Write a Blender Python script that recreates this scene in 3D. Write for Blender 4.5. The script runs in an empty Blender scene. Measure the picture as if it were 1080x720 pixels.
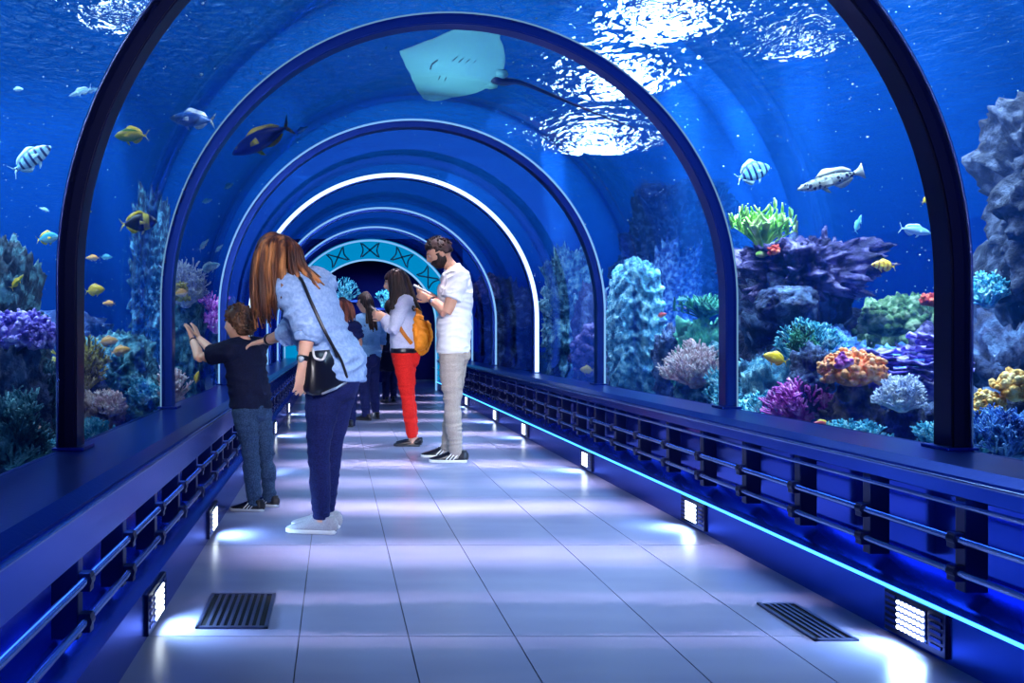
import bpy, bmesh, math, random
import numpy as np
from mathutils import Vector, Matrix, noise, Quaternion
R = math.radians
PI = math.pi
SC = bpy.context.scene
COL = SC.collection
# ------------------------------------------------------------------ camera figures
F, VX, VY, CH = 900.0, 355.0, 355.0, 1.0          # focal length in px, vanishing point, camera height
def at(px, py, d):
    """photo pixel at distance d (m along the walkway) -> point of the place"""
    return Vector(((px - VX) * d / F, d, CH - (py - VY) * d / F))
def floor_d(py): return F * CH / (py - VY)

# ------------------------------------------------------------------ materials
MATS = {}
def nodes(m):
    m.use_nodes = True
    nt = m.node_tree; nt.nodes.clear()
    return nt, nt.nodes, nt.links
def ramp(N, stops):
    r = N.new('ShaderNodeValToRGB')
    el = r.color_ramp.elements
    while len(el) < len(stops): el.new(0.5)
    for e, (p, c) in zip(el, stops):
        e.position = p; e.color = (c[0], c[1], c[2], 1)
    return r
def mat(name, c, rough=.5, metal=0., c2=None, c3=None, scale=6., bump=0., bscale=20., spec=.5, detail=4., stretch=None, coat=0., sheen=0., coord='Object', contrast=(.35,.65), emis=None, sss=0., trans=0., bdist=.02):
    if name in MATS: return MATS[name]
    m = bpy.data.materials.new(name); nt, N, L = nodes(m)
    out = N.new('ShaderNodeOutputMaterial'); b = N.new('ShaderNodeBsdfPrincipled')
    L.new(b.outputs[0], out.inputs[0])
    b.inputs['Base Color'].default_value = (*c, 1)
    b.inputs['Roughness'].default_value = rough
    b.inputs['Metallic'].default_value = metal
    b.inputs['Specular IOR Level'].default_value = spec
    b.inputs['Coat Weight'].default_value = coat
    b.inputs['Sheen Weight'].default_value = sheen
    if trans: b.inputs['Transmission Weight'].default_value = trans
    if sss:
        b.inputs['Subsurface Weight'].default_value = sss
        b.inputs['Subsurface Radius'].default_value = (.02, .008, .005)
    tc = None
    if c2 or bump:
        tc = N.new('ShaderNodeTexCoord'); mp = N.new('ShaderNodeMapping')
        L.new(tc.outputs[coord], mp.inputs[0])
        if stretch: mp.inputs['Scale'].default_value = stretch
    if c2:
        n = N.new('ShaderNodeTexNoise'); n.inputs['Scale'].default_value = scale; n.inputs['Detail'].default_value = detail
        L.new(mp.outputs[0], n.inputs['Vector'])
        st = [(contrast[0], c), (contrast[1], c2)] if not c3 else [(contrast[0], c), ((contrast[0] + contrast[1]) / 2, c2), (contrast[1], c3)]
        r = ramp(N, st); L.new(n.outputs[0], r.inputs[0]); L.new(r.outputs[0], b.inputs['Base Color'])
    if bump:
        n2 = N.new('ShaderNodeTexNoise'); n2.inputs['Scale'].default_value = bscale; n2.inputs['Detail'].default_value = 5
        L.new(mp.outputs[0], n2.inputs['Vector'])
        bp = N.new('ShaderNodeBump'); bp.inputs['Strength'].default_value = bump; bp.inputs['Distance'].default_value = bdist; n2.inputs['Detail'].default_value = 5 if bdist < .03 else 9; n2.inputs['Roughness'].default_value = .5 if bdist < .03 else .66
        L.new(n2.outputs[0], bp.inputs['Height']); L.new(bp.outputs[0], b.inputs['Normal'])
    MATS[name] = m
    return m
def glow(name, c, s):
    if name in MATS: return MATS[name]
    m = bpy.data.materials.new(name); nt, N, L = nodes(m)
    out = N.new('ShaderNodeOutputMaterial'); e = N.new('ShaderNodeEmission')
    e.inputs[0].default_value = (*c, 1); e.inputs[1].default_value = s
    L.new(e.outputs[0], out.inputs[0]); MATS[name] = m
    return m

# ------------------------------------------------------------------ mesh helpers
def new_bm(): return bmesh.new()
def obj(name, bm, m=None, parent=None, smooth=True, loc=None, mats=None):
    me = bpy.data.meshes.new(name); bm.to_mesh(me); bm.free()
    if smooth: me.polygons.foreach_set('use_smooth', [True] * len(me.polygons))
    o = bpy.data.objects.new(name, me); COL.objects.link(o)
    for mm in (mats or ([m] if m else [])): me.materials.append(mm)
    if parent: o.parent = parent
    if loc is not None: o.location = loc
    return o
def sharp(o, ang=35):
    me = o.data
    bm = bmesh.new(); bm.from_mesh(me)
    for e in bm.edges:
        if len(e.link_faces) == 2: e.smooth = e.calc_face_angle(0) < R(ang)
    bm.to_mesh(me); bm.free()
    return o
def tag(o, label, cat, group=None, kind=None):
    o['label'] = label; o['category'] = cat
    if group: o['group'] = group
    if kind: o['kind'] = kind
    return o
def struct(o, label=None, cat=None):
    o['kind'] = 'structure'
    if label: o['label'] = label
    if cat: o['category'] = cat
    return o
def thing(name, loc, label, cat, group=None):
    o = bpy.data.objects.new(name, None); COL.objects.link(o); o.location = loc
    o.empty_display_size = .1
    return tag(o, label, cat, group)
def box(bm, x0, x1, y0, y1, z0, z1, bev=0.):
    vs = [bm.verts.new((x, y, z)) for x in (x0, x1) for y in (y0, y1) for z in (z0, z1)]
    fs = [(0, 1, 3, 2), (4, 6, 7, 5), (0, 4, 5, 1), (2, 3, 7, 6), (0, 2, 6, 4), (1, 5, 7, 3)]
    faces = [bm.faces.new([vs[i] for i in f]) for f in fs]
    if bev:
        ed = list({e for f in faces for e in f.edges})
        bmesh.ops.bevel(bm, geom=ed, offset=bev, segments=2, affect='EDGES', profile=.6)
def prism(bm, prof, y0, y1):
    """closed profile [(x, z)] swept along y"""
    a = [bm.verts.new((x, y0, z)) for x, z in prof]; b = [bm.verts.new((x, y1, z)) for x, z in prof]
    n = len(prof)
    for i in range(n):
        bm.faces.new((a[i], a[(i + 1) % n], b[(i + 1) % n], b[i]))
    bm.faces.new(a[::-1]); bm.faces.new(b)
    bmesh.ops.recalc_face_normals(bm, faces=bm.faces[:])
def frames(pts):
    T = []
    for i in range(len(pts)):
        a = pts[max(i - 1, 0)]; b = pts[min(i + 1, len(pts) - 1)]
        t = (b - a); T.append(t.normalized() if t.length > 1e-9 else Vector((0, 0, 1)))
    return T
def loft(bm, pts, radii, hint=Vector((0, 1, 0)), seg=10, caps=True):
    """tapered tube: radii = r or (a, b); a goes across the hint direction, b along it; rounded ends"""
    pts = [Vector(p) for p in pts]; T = frames(pts); rings = []
    rr = [(r, r) if not isinstance(r, (tuple, list)) else r for r in radii]
    P = list(zip(pts, T, rr))
    if caps:
        p, t, (a, b) = P[0]; h = min(a, b)
        pre = [(p - t * h * .9, t, (a * .3, b * .3)), (p - t * h * .6, t, (a * .78, b * .78))]
        p, t, (a, b) = P[-1]; h = min(a, b)
        post = [(p + t * h * .6, t, (a * .78, b * .78)), (p + t * h * .9, t, (a * .3, b * .3))]
        P = pre + P + post
    for p, t, (a, b) in P:
        u = hint - t * hint.dot(t)
        if u.length < 1e-4: u = Vector((1, 0, 0)) - t * t.x
        u.normalize(); v = t.cross(u)
        rings.append([bm.verts.new(p + v * a * math.cos(2 * PI * k / seg) + u * b * math.sin(2 * PI * k / seg)) for k in range(seg)])
    for r0, r1 in zip(rings, rings[1:]):
        for k in range(seg):
            bm.faces.new((r0[k], r0[(k + 1) % seg], r1[(k + 1) % seg], r1[k]))
    bm.faces.new(rings[0][::-1]); bm.faces.new(rings[-1])
    return rings
def smooth_path(pts, n=6):
    """Catmull-Rom through the points"""
    pts = [Vector(p) for p in pts]; out = []
    for i in range(len(pts) - 1):
        p0 = pts[max(i - 1, 0)]; p1 = pts[i]; p2 = pts[i + 1]; p3 = pts[min(i + 2, len(pts) - 1)]
        for k in range(n):
            t = k / n
            out.append(.5 * ((2 * p1) + (p2 - p0) * t + (2 * p0 - 5 * p1 + 4 * p2 - p3) * t * t + (3 * p1 - p0 - 3 * p2 + p3) * t ** 3))
    out.append(pts[-1])
    return out
def lerp_list(v, n):
    """stretch a list of numbers / tuples over n samples"""
    out = []
    for i in range(n):
        f = i / (n - 1) * (len(v) - 1); k = min(int(f), len(v) - 2); t = f - k
        a, b = v[k], v[k + 1]
        out.append(tuple(x + (y - x) * t for x, y in zip(a, b)) if isinstance(a, (tuple, list)) else a + (b - a) * t)
    return out
def ball(bm, c, r, sub=2, sc=(1, 1, 1), rot=None):
    res = bmesh.ops.create_icosphere(bm, subdivisions=sub, radius=1.0)
    for v in res['verts']:
        p = Vector((v.co.x * sc[0] * r, v.co.y * sc[1] * r, v.co.z * sc[2] * r))
        if rot: p = rot @ p
        v.co = Vector(c) + p
    return res['verts']
def disc(bm, c, r, h, axis='Z', seg=20):
    rot = {'Z': Matrix.Identity(3), 'X': Matrix.Rotation(PI / 2, 3, 'Y'), 'Y': Matrix.Rotation(-PI / 2, 3, 'X')}[axis]
    a = [bm.verts.new(Vector(c) + rot @ Vector((r * math.cos(2 * PI * k / seg), r * math.sin(2 * PI * k / seg), -h / 2))) for k in range(seg)]
    b = [bm.verts.new(Vector(c) + rot @ Vector((r * math.cos(2 * PI * k / seg), r * math.sin(2 * PI * k / seg), h / 2))) for k in range(seg)]
    for k in range(seg): bm.faces.new((a[k], a[(k + 1) % seg], b[(k + 1) % seg], b[k]))
    bm.faces.new(a[::-1]); bm.faces.new(b)

# ------------------------------------------------------------------ fast noise and twigs
_rg = np.random.RandomState(7); _PERM = np.concatenate([_rg.permutation(256)] * 3); _GRAD = _rg.normal(size=(256, 3)); _GRAD /= np.linalg.norm(_GRAD, axis=1)[:, None]
def pnoise(P):
    """gradient noise for an (n, 3) array, about -1..1"""
    I = np.floor(P).astype(int); Fr = P - I; I &= 255
    U = Fr ** 3 * (Fr * (Fr * 6 - 15) + 10); out = np.zeros(len(P))
    for a in (0, 1):
        for b in (0, 1):
            for c in (0, 1):
                h = _PERM[_PERM[_PERM[(I[:, 0] + a) & 255] + ((I[:, 1] + b) & 255)] + ((I[:, 2] + c) & 255)]
                w = (U[:, 0] if a else 1 - U[:, 0]) * (U[:, 1] if b else 1 - U[:, 1]) * (U[:, 2] if c else 1 - U[:, 2])
                out += w * np.einsum('ij,ij->i', _GRAD[h], Fr - np.array([a, b, c]))
    return out * 1.5
def pfbm(P, o=5, g=.5):
    r = np.zeros(len(P)); a = 1.
    for k in range(o): r += a * pnoise(P * 2.07 ** k + k * 17.3); a *= g
    return r
_C6 = [(math.cos(2 * PI * k / 6), math.sin(2 * PI * k / 6)) for k in range(6)]
class PM:
    """vertex and face lists, for meshes with thousands of twigs"""
    def __init__(s): s.v = []; s.f = []
    def twig(s, pts, rs):
        t = (pts[-1] - pts[0]).normalized(); u = t.orthogonal().normalized(); w = t.cross(u); b0 = len(s.v)
        for p, r in zip(pts, rs):
            for c, q in _C6: s.v.append(p + u * (r * c) + w * (r * q))
        n = len(pts)
        for i in range(n - 1):
            o = b0 + i * 6
            for k in range(6): s.f.append((o + k, o + (k + 1) % 6, o + 6 + (k + 1) % 6, o + 6 + k))
        s.v.append(pts[-1] + t * rs[-1] * .8); o = b0 + (n - 1) * 6; e = len(s.v) - 1
        for k in range(6): s.f.append((o + k, o + (k + 1) % 6, e))
        s.f.append(tuple(b0 + k for k in range(5, -1, -1)))
    def bm_add(s, bm):
        b0 = len(s.v); bm.verts.index_update(); s.v += [v.co.copy() for v in bm.verts]; s.f += [tuple(b0 + v.index for v in f.verts) for f in bm.faces]; bm.free()
    def obj(s, name, m, loc=None, parent=None):
        me = bpy.data.meshes.new(name); me.from_pydata(s.v, [], s.f); me.polygons.foreach_set('use_smooth', [True] * len(me.polygons)); me.materials.append(m)
        o = bpy.data.objects.new(name, me); COL.objects.link(o)
        if loc is not None: o.location = loc
        if parent: o.parent = parent
        return o
# ================================================================== the tunnel
TX, TR, TZ = .625, 1.585, 1.2        # centre line, radius, spring height of the tunnel
LX, RX = TX - TR, TX + TR            # glass lines: -0.96 and 2.21
ZL = .60                             # ledge top
FL, FR = -.63, 1.87                  # floor edges
Y0, YE = -2.6, 16.0                  # tunnel start behind the camera, far end
ARCH_Y = [3.0, 4.74, 7.08, 9.38, 11.84, 13.9]
def arch(r, z0=ZL, n=72):
    p = [(TX - r, z0), (TX - r, z0 + (TZ - z0) * .5)]
    p += [(TX - r * math.cos(PI * k / n), TZ + r * math.sin(PI * k / n)) for k in range(n + 1)]
    p += [(TX + r, z0 + (TZ - z0) * .5), (TX + r, z0)]
    return p
def arch_band(bm, r0, r1, y0, y1, z0=ZL, n=72):
    """solid D-shaped band between two radii"""
    A, B = arch(r0, z0, n), arch(r1, z0, n)
    rows = [[bm.verts.new((x, y, z)) for x, z in q] for q, y in ((A, y0), (A, y1), (B, y1), (B, y0))]
    for i in range(len(A) - 1):
        for k in range(4):
            bm.faces.new((rows[k][i], rows[(k + 1) % 4][i], rows[(k + 1) % 4][i + 1], rows[k][i + 1]))
    bm.faces.new([r[0] for r in rows]); bm.faces.new([r[-1] for r in rows][::-1])
    bmesh.ops.recalc_face_normals(bm, faces=bm.faces[:])

# ---- acrylic: clear, with a mirror share that grows towards grazing
m = bpy.data.materials.new('acrylic'); nt, N, L = nodes(m); MATS['acrylic'] = m
out = N.new('ShaderNodeOutputMaterial'); mix = N.new('ShaderNodeMixShader'); tr = N.new('ShaderNodeBsdfTransparent'); gl = N.new('ShaderNodeBsdfGlossy')
tr.inputs[0].default_value = (.93, .97, 1, 1); gl.inputs[0].default_value = (.012, .045, .32, 1); gl.inputs['Roughness'].default_value = .06
fr = N.new('ShaderNodeFresnel'); fr.inputs[0].default_value = 1.3
ml = N.new('ShaderNodeMath'); ml.operation = 'MULTIPLY'; ml.inputs[1].default_value = .45
L.new(fr.outputs[0], ml.inputs[0]); L.new(ml.outputs[0], mix.inputs[0]); L.new(tr.outputs[0], mix.inputs[1]); L.new(gl.outputs[0], mix.inputs[2]); L.new(mix.outputs[0], out.inputs[0])

NAVY = mat('navy_metal', (.012, .05, .34), .28, .92, bump=.03, bscale=60)
NAVY2 = mat('navy_paint', (.015, .085, .60), .24, .9)
DARK = mat('dark_metal', (.010, .014, .06), .34, .8)
STEEL = mat('blue_steel', (.25, .32, .6), .22, .9)
LEDW = glow('led_white', (.80, .92, 1.0), 7)
LEDB = glow('led_blue', (.05, .38, 1.0), 4.5)
LEDA = glow('led_arch', (.55, .8, 1.0), 2.2)
LEDA2 = glow('led_arch_soft', (.25, .55, 1.0), 1.0)

# ---- panes
edges = [Y0] + ARCH_Y + [YE]
for i in range(len(edges) - 1):
    bm = new_bm(); arch_band(bm, TR - .004, TR + .012, edges[i] + (.10 if i else 0), edges[i + 1])
    o = obj('window_%d' % (i + 1), bm, MATS['acrylic'])
    struct(o, 'curved clear acrylic tunnel pane, bay %s' % ['in front of the first arch', 'between the first and second arch', 'between the second and third arch', 'between the third and fourth arch', 'between the fourth and fifth arch', 'between the fifth and sixth arch', 'beyond the sixth arch'][i], 'window')

# ---- arch ribs
words = ['nearest thick dark arch rib framing the whole view', 'second dark arch rib from the viewer, passing above the stingray', 'third arch rib with thin pale edge, behind the man in white',
         'fourth arch rib with a bright white light line', 'fifth arch rib with a thin cyan edge deep in the tunnel', 'sixth arch rib with a pale edge next to the decorated ring']
for i, y in enumerate(ARCH_Y):
    t = thing('arch_rib', (TX, y, ZL), 'metal tunnel arch, ' + words[i], 'arch', 'arch ribs of the tunnel')
    bm = new_bm(); w = .10 if i < 3 else .08
    arch_band(bm, TR - .045, TR + .018, y, y + w)
    bmesh.ops.bevel(bm, geom=[e for e in bm.edges if len(e.link_faces) == 2 and e.calc_face_angle(0) > 1], offset=.006, segments=2, affect='EDGES')
    for v in bm.verts: v.co -= t.location
    sharp(obj('rib', bm, DARK if i < 1 else NAVY, t))
    # slim seal on the first arch, painted edge sheen on the second, light lines beyond
    bm = new_bm()
    if i < 1: arch_band(bm, TR + .018, TR + .026, y - .004, y + .03); mm = STEEL
    elif i == 1: arch_band(bm, TR + .012, TR + .019, y - .006, y + .004); mm = glow('edge_sheen_glow', (.3, .6, 1.0), .55)  # emission painted in for the pale highlight on this reflective edge
    elif i == 2: arch_band(bm, TR + .008, TR + .022, y - .008, y + .004); mm = LEDA2
    elif i == 3: arch_band(bm, TR - .03, TR + .012, y - .012, y); mm = LEDA
    else: arch_band(bm, TR - .012, TR + .012, y - .012, y); mm = LEDA2
    for v in bm.verts: v.co -= t.location
    o = obj('light_line' if i > 1 else 'edge_strip', bm, mm, t)
    for s in (-1, 1):
        bm = new_bm()
        box(bm, TX + s * (TR - .02) - .055, TX + s * (TR - .02) + .055, y - .02, y + w + .02, ZL, ZL + .012, .003)
        for v in bm.verts: v.co -= t.location
        obj('foot_plate', bm, NAVY, t, smooth=False)

# ---- floor
m = bpy.data.materials.new('floor_tiles'); nt, N, L = nodes(m); MATS['floor'] = m
out = N.new('ShaderNodeOutputMaterial'); b = N.new('ShaderNodeBsdfPrincipled'); L.new(b.outputs[0], out.inputs[0])
tc = N.new('ShaderNodeTexCoord'); mp = N.new('ShaderNodeMapping'); L.new(tc.outputs['Object'], mp.inputs[0]); mp.inputs['Scale'].default_value = (1, 2.6, 1)
n1 = N.new('ShaderNodeTexNoise'); n1.inputs['Scale'].default_value = 1.3; n1.inputs['Detail'].default_value = 2; L.new(mp.outputs[0], n1.inputs['Vector'])
r1 = ramp(N, [(.3, (.27, .27, .46)), (.7, (.34, .34, .54))]); L.new(n1.outputs[0], r1.inputs[0]); L.new(r1.outputs[0], b.inputs['Base Color'])
n2 = N.new('ShaderNodeTexNoise'); n2.inputs['Scale'].default_value = 2.5; n2.inputs['Detail'].default_value = 1.5; L.new(mp.outputs[0], n2.inputs['Vector'])
r2 = ramp(N, [(.3, (.23, .23, .23)), (.75, (.31, .31, .31))]); L.new(n2.outputs[0], r2.inputs[0]); b.inputs['Roughness'].default_value = .27
bp = N.new('ShaderNodeBump'); bp.inputs['Strength'].default_value = .05; bp.inputs['Distance'].default_value = .004
n3 = N.new('ShaderNodeTexNoise'); n3.inputs['Scale'].default_value = 45; L.new(tc.outputs['Object'], n3.inputs['Vector'])
L.new(n3.outputs[0], bp.inputs['Height']); L.new(bp.outputs[0], b.inputs['Normal'])
b.inputs['Specular IOR Level'].default_value = .55
bm = new_bm()
xs = [FL - .3, -.125, .24, .595, 1.085, 1.45, FR + .3]; ys = [Y0] + [-.9 + 1.25 * k for k in range(14)] + [YE + 8]
g = .0022
for i in range(len(xs) - 1):
    for k in range(len(ys) - 1):
        box(bm, xs[i] + g, xs[i + 1] - g, ys[k] + g, ys[k + 1] - g, -.03, 0, 0)
struct(obj('floor', bm, MATS['floor'], smooth=False), 'pale grey tiled walkway floor of the tunnel', 'floor')
bm = new_bm(); box(bm, FL - .5, FR + .5, Y0, YE + 8, -.08, -.004)
struct(obj('trim_1', bm, mat('grout', (.07, .07, .11), .8), smooth=False), 'dark grout bed between the floor tiles', 'floor')

# ---- parapets: kerb (structure) + railing (thing)
def side(s, fx, gx, word):
    """s = +1 right, -1 left; fx floor edge, gx glass line"""
    X = lambda d: fx + s * d
    bm = new_bm(); prism(bm, [(X(0), 0), (X(0), .165), (X(.02), .18), (X(.14), .235), (X(.20), .235), (X(.20), 0)], Y0, YE)
    struct(sharp(obj('baseboard_' + word, bm, NAVY2), 25), 'smooth navy kerb along the %s edge of the floor' % word, 'kerb')
    bm = new_bm(); prism(bm, [(X(.18), .235), (X(.18), .56), (X(.21), .56), (X(.21), .235)], Y0, YE)
    struct(obj('wall_' + word, bm, mat('panel_gloss', (.012, .06, .50), .14, .95), smooth=False), 'glossy blue low wall behind the %s rails' % word, 'wall')
    t = thing('railing', (fx, (Y0 + YE) / 2, 0), 'navy metal railing with wide ledge along the %s side of the walkway' % word, 'railing', 'railings along the walkway')
    yc = (Y0 + YE) / 2; D = Vector((fx, yc, 0))
    def fin(bm, name, mm, smooth=False):
        for v in bm.verts: v.co -= D
        return obj(name, bm, mm, t, smooth)
    w = abs(gx - fx) + .02
    # ledge: flat top, sloped nose, fascia below
    bm = new_bm(); prism(bm, [(X(.055), ZL), (X(w), ZL), (X(w), .555), (X(.02), .555), (X(.012), .565), (X(.012), .578)], Y0, YE)
    fin(bm, 'ledge', NAVY)
    bm = new_bm()
    lo = .455 if s < 0 else .52
    prism(bm, [(X(0), .566), (X(.015), .572), (X(.03), .566), (X(.03), lo), (X(.012), lo - .006), (X(0), lo)], Y0, YE)
    fin(bm, 'fascia', NAVY2)
    bm = new_bm(); loft(bm, [(X(-.001), Y0, .566), (X(-.001), YE, .566)], [.006, .006], seg=8); fin(bm, 'edge_bead', STEEL, True)
    if s > 0:
        bm = new_bm(); loft(bm, [(X(.01), Y0, .492), (X(.01), YE, .492)], [.008, .008], seg=8); fin(bm, 'rail', STEEL, True)
    for z in ((.385, .285) if s > 0 else (.375, .27)):
        bm = new_bm(); loft(bm, [(X(.015), Y0, z), (X(.015), YE, z)], [.011, .011], seg=10); fin(bm, 'rail', STEEL, True)
    y = 2.60 if s > 0 else 2.2
    while y < YE - .3:
        bm = new_bm()
        box(bm, min(X(.03), X(.10)), max(X(.03), X(.10)), y - .022, y + .022, .225, .56, .004)
        for z in ((.385, .285) if s > 0 else (.375, .27)):
            box(bm, min(X(.0), X(.04)), max(X(.0), X(.04)), y - .018, y + .018, z - .028, z + .020, .004)
            disc(bm, (X(.015), y, z), .019, .034, 'Y', 14)
        p = fin(bm, 'post', DARK)
        y += .46
    return t
side(1, FR, RX, 'right'); side(-1, FL, LX, 'left')
# blue light line on the right kerb
bm = new_bm(); prism(bm, [(FR - .006, .152), (FR - .006, .160), (FR + .004, .163), (FR + .004, .150)], Y0, YE)
tag(obj('light_strip', bm, LEDB, smooth=False), 'thin glowing blue light strip along the right kerb', 'light strip')
# ---- kerb lights
def area(name, loc, rot, sx, sy, power, col, spread=180, shape='RECTANGLE', parent=None):
    l = bpy.data.lights.new(name, 'AREA'); l.shape = shape; l.size = sx; l.size_y = sy; l.energy = power; l.color = col; l.spread = R(spread)
    o = bpy.data.objects.new(name, l); COL.objects.link(o); o.location = loc; o.rotation_euler = rot
    if parent: o.parent = parent
    return o
def kerb_light(s, fx, y, label):
    t = thing('kerb_light', (fx, y, .085), label, 'light', 'kerb lights beside the floor')
    q = lambda x: -s * x                                    # towards the walkway
    bm = new_bm()
    xx = sorted((q(-.01), q(.012)))
    box(bm, xx[0], xx[1], -.145, .145, -.072, .066, .004)
    obj('housing', bm, DARK, t, smooth=False)
    bm = new_bm(); xx = sorted((q(.010), q(.0165)))
    box(bm, xx[0], xx[1], -.062, .075, -.052, .050, .002); obj('lamp_plate', bm, mat('lamp_plate', (.02, .06, .30), .4), t, smooth=False)
    bm = new_bm()
    for a in range(7):
        for b_ in range(5):
            disc(bm, (q(.0175), -.052 + a * .0195, -.042 + b_ * .0205), .0068, .006, 'X', 10)
    obj('led_grid', bm, LEDW, t, smooth=False)
    bm = new_bm()
    for k in range(6):
        xx = sorted((q(.010), q(.016))); box(bm, xx[0], xx[1], .085, .135, -.055 + k * .02, -.046 + k * .02)
    obj('vent_slat', bm, NAVY, t, smooth=False); bm = new_bm()
    for k in range(5):
        xx = sorted((q(.010), q(.016))); box(bm, xx[0], xx[1], -.13, -.08, -.05 + k * .022, -.040 + k * .022)
    obj('vent_slat', bm, NAVY, t, smooth=False)
    a = area('kerb_lamp', (q(.03), 0, -.01), (0, R(-62) * s * -1 if False else R(62) * s, 0), .09, .13, 3.2, (.35, .62, 1.0), 130, parent=t)
    return t
ordn = ['nearest', 'second', 'third', 'fourth', 'fifth', 'sixth', 'seventh']
for i, y in enumerate([2.75, 4.46, 6.37, 8.45, 10.0, 12.2]):
    kerb_light(1, FR, y, 'white grid light in the right kerb, %s from the viewer' % ordn[i])
for i, y in enumerate([2.95, 4.3, 6.3, 8.6, 11.0]):
    kerb_light(-1, FL, y, 'white grid light in the left kerb, %s from the viewer' % ordn[i])

# ---- floor grates
def grate(x0, x1, y0, y1, n, label):
    t = thing('floor_grate', ((x0 + x1) / 2, (y0 + y1) / 2, 0), label, 'grate', 'floor grates')
    cx, cy = t.location.x, t.location.y
    hx, hy = (x1 - x0) / 2, (y1 - y0) / 2
    bm = new_bm()
    for a in ((-hx, hx, -hy, -hy + .014), (-hx, hx, hy - .014, hy), (-hx, -hx + .014, -hy, hy), (hx - .014, hx, -hy, hy)): box(bm, *a, .0005, .008, .0015)
    obj('frame', bm, mat('grate_metal', (.10, .11, .2), .35, .7), t, smooth=False)
    bm = new_bm(); box(bm, -hx + .01, hx - .01, -hy + .01, hy - .01, .0003, .002)
    obj('slot_shade', bm, mat('black', (.002, .002, .004), .9), t, smooth=False)  # flat black plate painted in as the shade inside the slots
    p = (2 * hx - .028) / n
    for k in range(1, n):
        bm = new_bm(); x = -hx + .014 + k * p; box(bm, x - p * .22, x + p * .22, -hy + .012, hy - .012, .002, .007)
        obj('slat', bm, mat('grate_metal', (.10, .11, .2)), t, smooth=False)
    return t
grate(-.485, -.235, 2.92, 3.31, 9, 'square black slotted grate in the floor near the left kerb')
grate(1.57, 1.715, 2.80, 3.19, 5, 'narrow black slotted grate in the floor near the right kerb')

# ---- decorated ring and end room
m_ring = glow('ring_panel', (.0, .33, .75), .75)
bm = new_bm(); yr = YE - .05
A, B = arch(TR + .02, 0, 72), arch(TR - .35, 0, 72)
def band_face(bm, r0, r1, y0, y1, z0=0): arch_band(bm, r0, r1, y0, y1, z0)
arch_band(bm, TR - .35, TR + .05, YE - .02, YE + .12, 0)
t = thing('portal_ring', (TX, YE, 0), 'decorated turquoise ring with crossed emblems around the dark doorway', 'arch')
for v in bm.verts: v.co -= t.location
obj('ring', bm, m_ring, t)
for r0, r1, mm in ((TR - .36, TR - .33, LEDA2), (TR + .0, TR + .03, LEDA2)):
    bm = new_bm(); arch_band(bm, r0, r1, YE - .05, YE - .02, 0)
    for v in bm.verts: v.co -= t.location
    obj('ring_edge', bm, mm, t)
dk = mat('motif', (.005, .05, .16), .4)
for a in (-75, -50, -25, 0, 25, 50, 75):
    bm = new_bm(); c = R(a); rm = TR - .165
    def pt(u, v):   # u tangential, v radial
        r = rm + v
        return Vector((math.sin(c) * r + math.cos(c) * u, YE - .03, TZ + math.cos(c) * r - math.sin(c) * u)) + Vector((TX, 0, 0)) - t.location
    for (u0, v0, u1, v1, bend) in ((-.14, -.12, .14, .12, .03), (-.14, .12, .14, -.12, -.03), (-.17, -.13, -.17, .13, .04), (.17, -.13, .17, .13, -.04)):
        mid = pt((u0 + u1) / 2 + bend * (1 if u0 == u1 else 0), (v0 + v1) / 2)
        loft(bm, smooth_path([pt(u0, v0), mid, pt(u1, v1)], 4), [.013] * 9, seg=6)
    ball(bm, pt(0, 0), .03, 1)
    obj('emblem', bm, dk, t)
bm = new_bm()
W1 = 1.66; yb = YE + 4
box(bm, TX - W1, TX + W1, yb, yb + .1, 0, 2.75)
struct(obj('wall_back', bm, mat('end_wall', (.003, .006, .12), .8, spec=.1), smooth=False), 'dark blue wall at the end of the far room', 'wall')
bm = new_bm(); prism(bm, [(TX - W1, 0), (TX - W1, 2.75), (TX + W1, 2.75), (TX + W1, 0), (TX + W1 + .1, 0), (TX + W1 + .1, 2.85), (TX - W1 - .1, 2.85), (TX - W1 - .1, 0)], YE + .13, yb)
struct(obj('ceiling', bm, mat('end_wall', (.004, .008, .10)), smooth=False), 'dark blue vault of the far room', 'ceiling')

# corals shown on dark plinths in the far room
for px, py, d, nm in ((361, 318, 18.2, 'left'), (405, 326, 19.0, 'right')):
    c = at(px, py, d)
    t = thing('plinth', (c.x, c.y, 0), 'dark plinth in the far room under the glowing coral, %s one' % nm, 'plinth')
    bm = new_bm(); box(bm, -.3, .3, -.3, .3, 0, c.z, .02); obj('block', bm, mat('end_wall', (.003, .006, .12)), t, smooth=False)
    bm = new_bm(); box(bm, -.34, .34, -.34, .34, c.z - .03, c.z + .02, .01); obj('cap', bm, NAVY, t, smooth=False)
    area('coral_fill', (c.x, c.y - .9, c.z + 1.0), (R(50), 0, 0), .3, .3, 7, (.3, .8, 1.0), 70)  # added fill that brightens the coral, no fixture there
area('room_fill', (TX, YE + 2.2, 2.7), (0, 0, 0), 2.0, 2.0, 16, (.05, .12, 1.0))  # added fill giving the far room its blue tone
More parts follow.
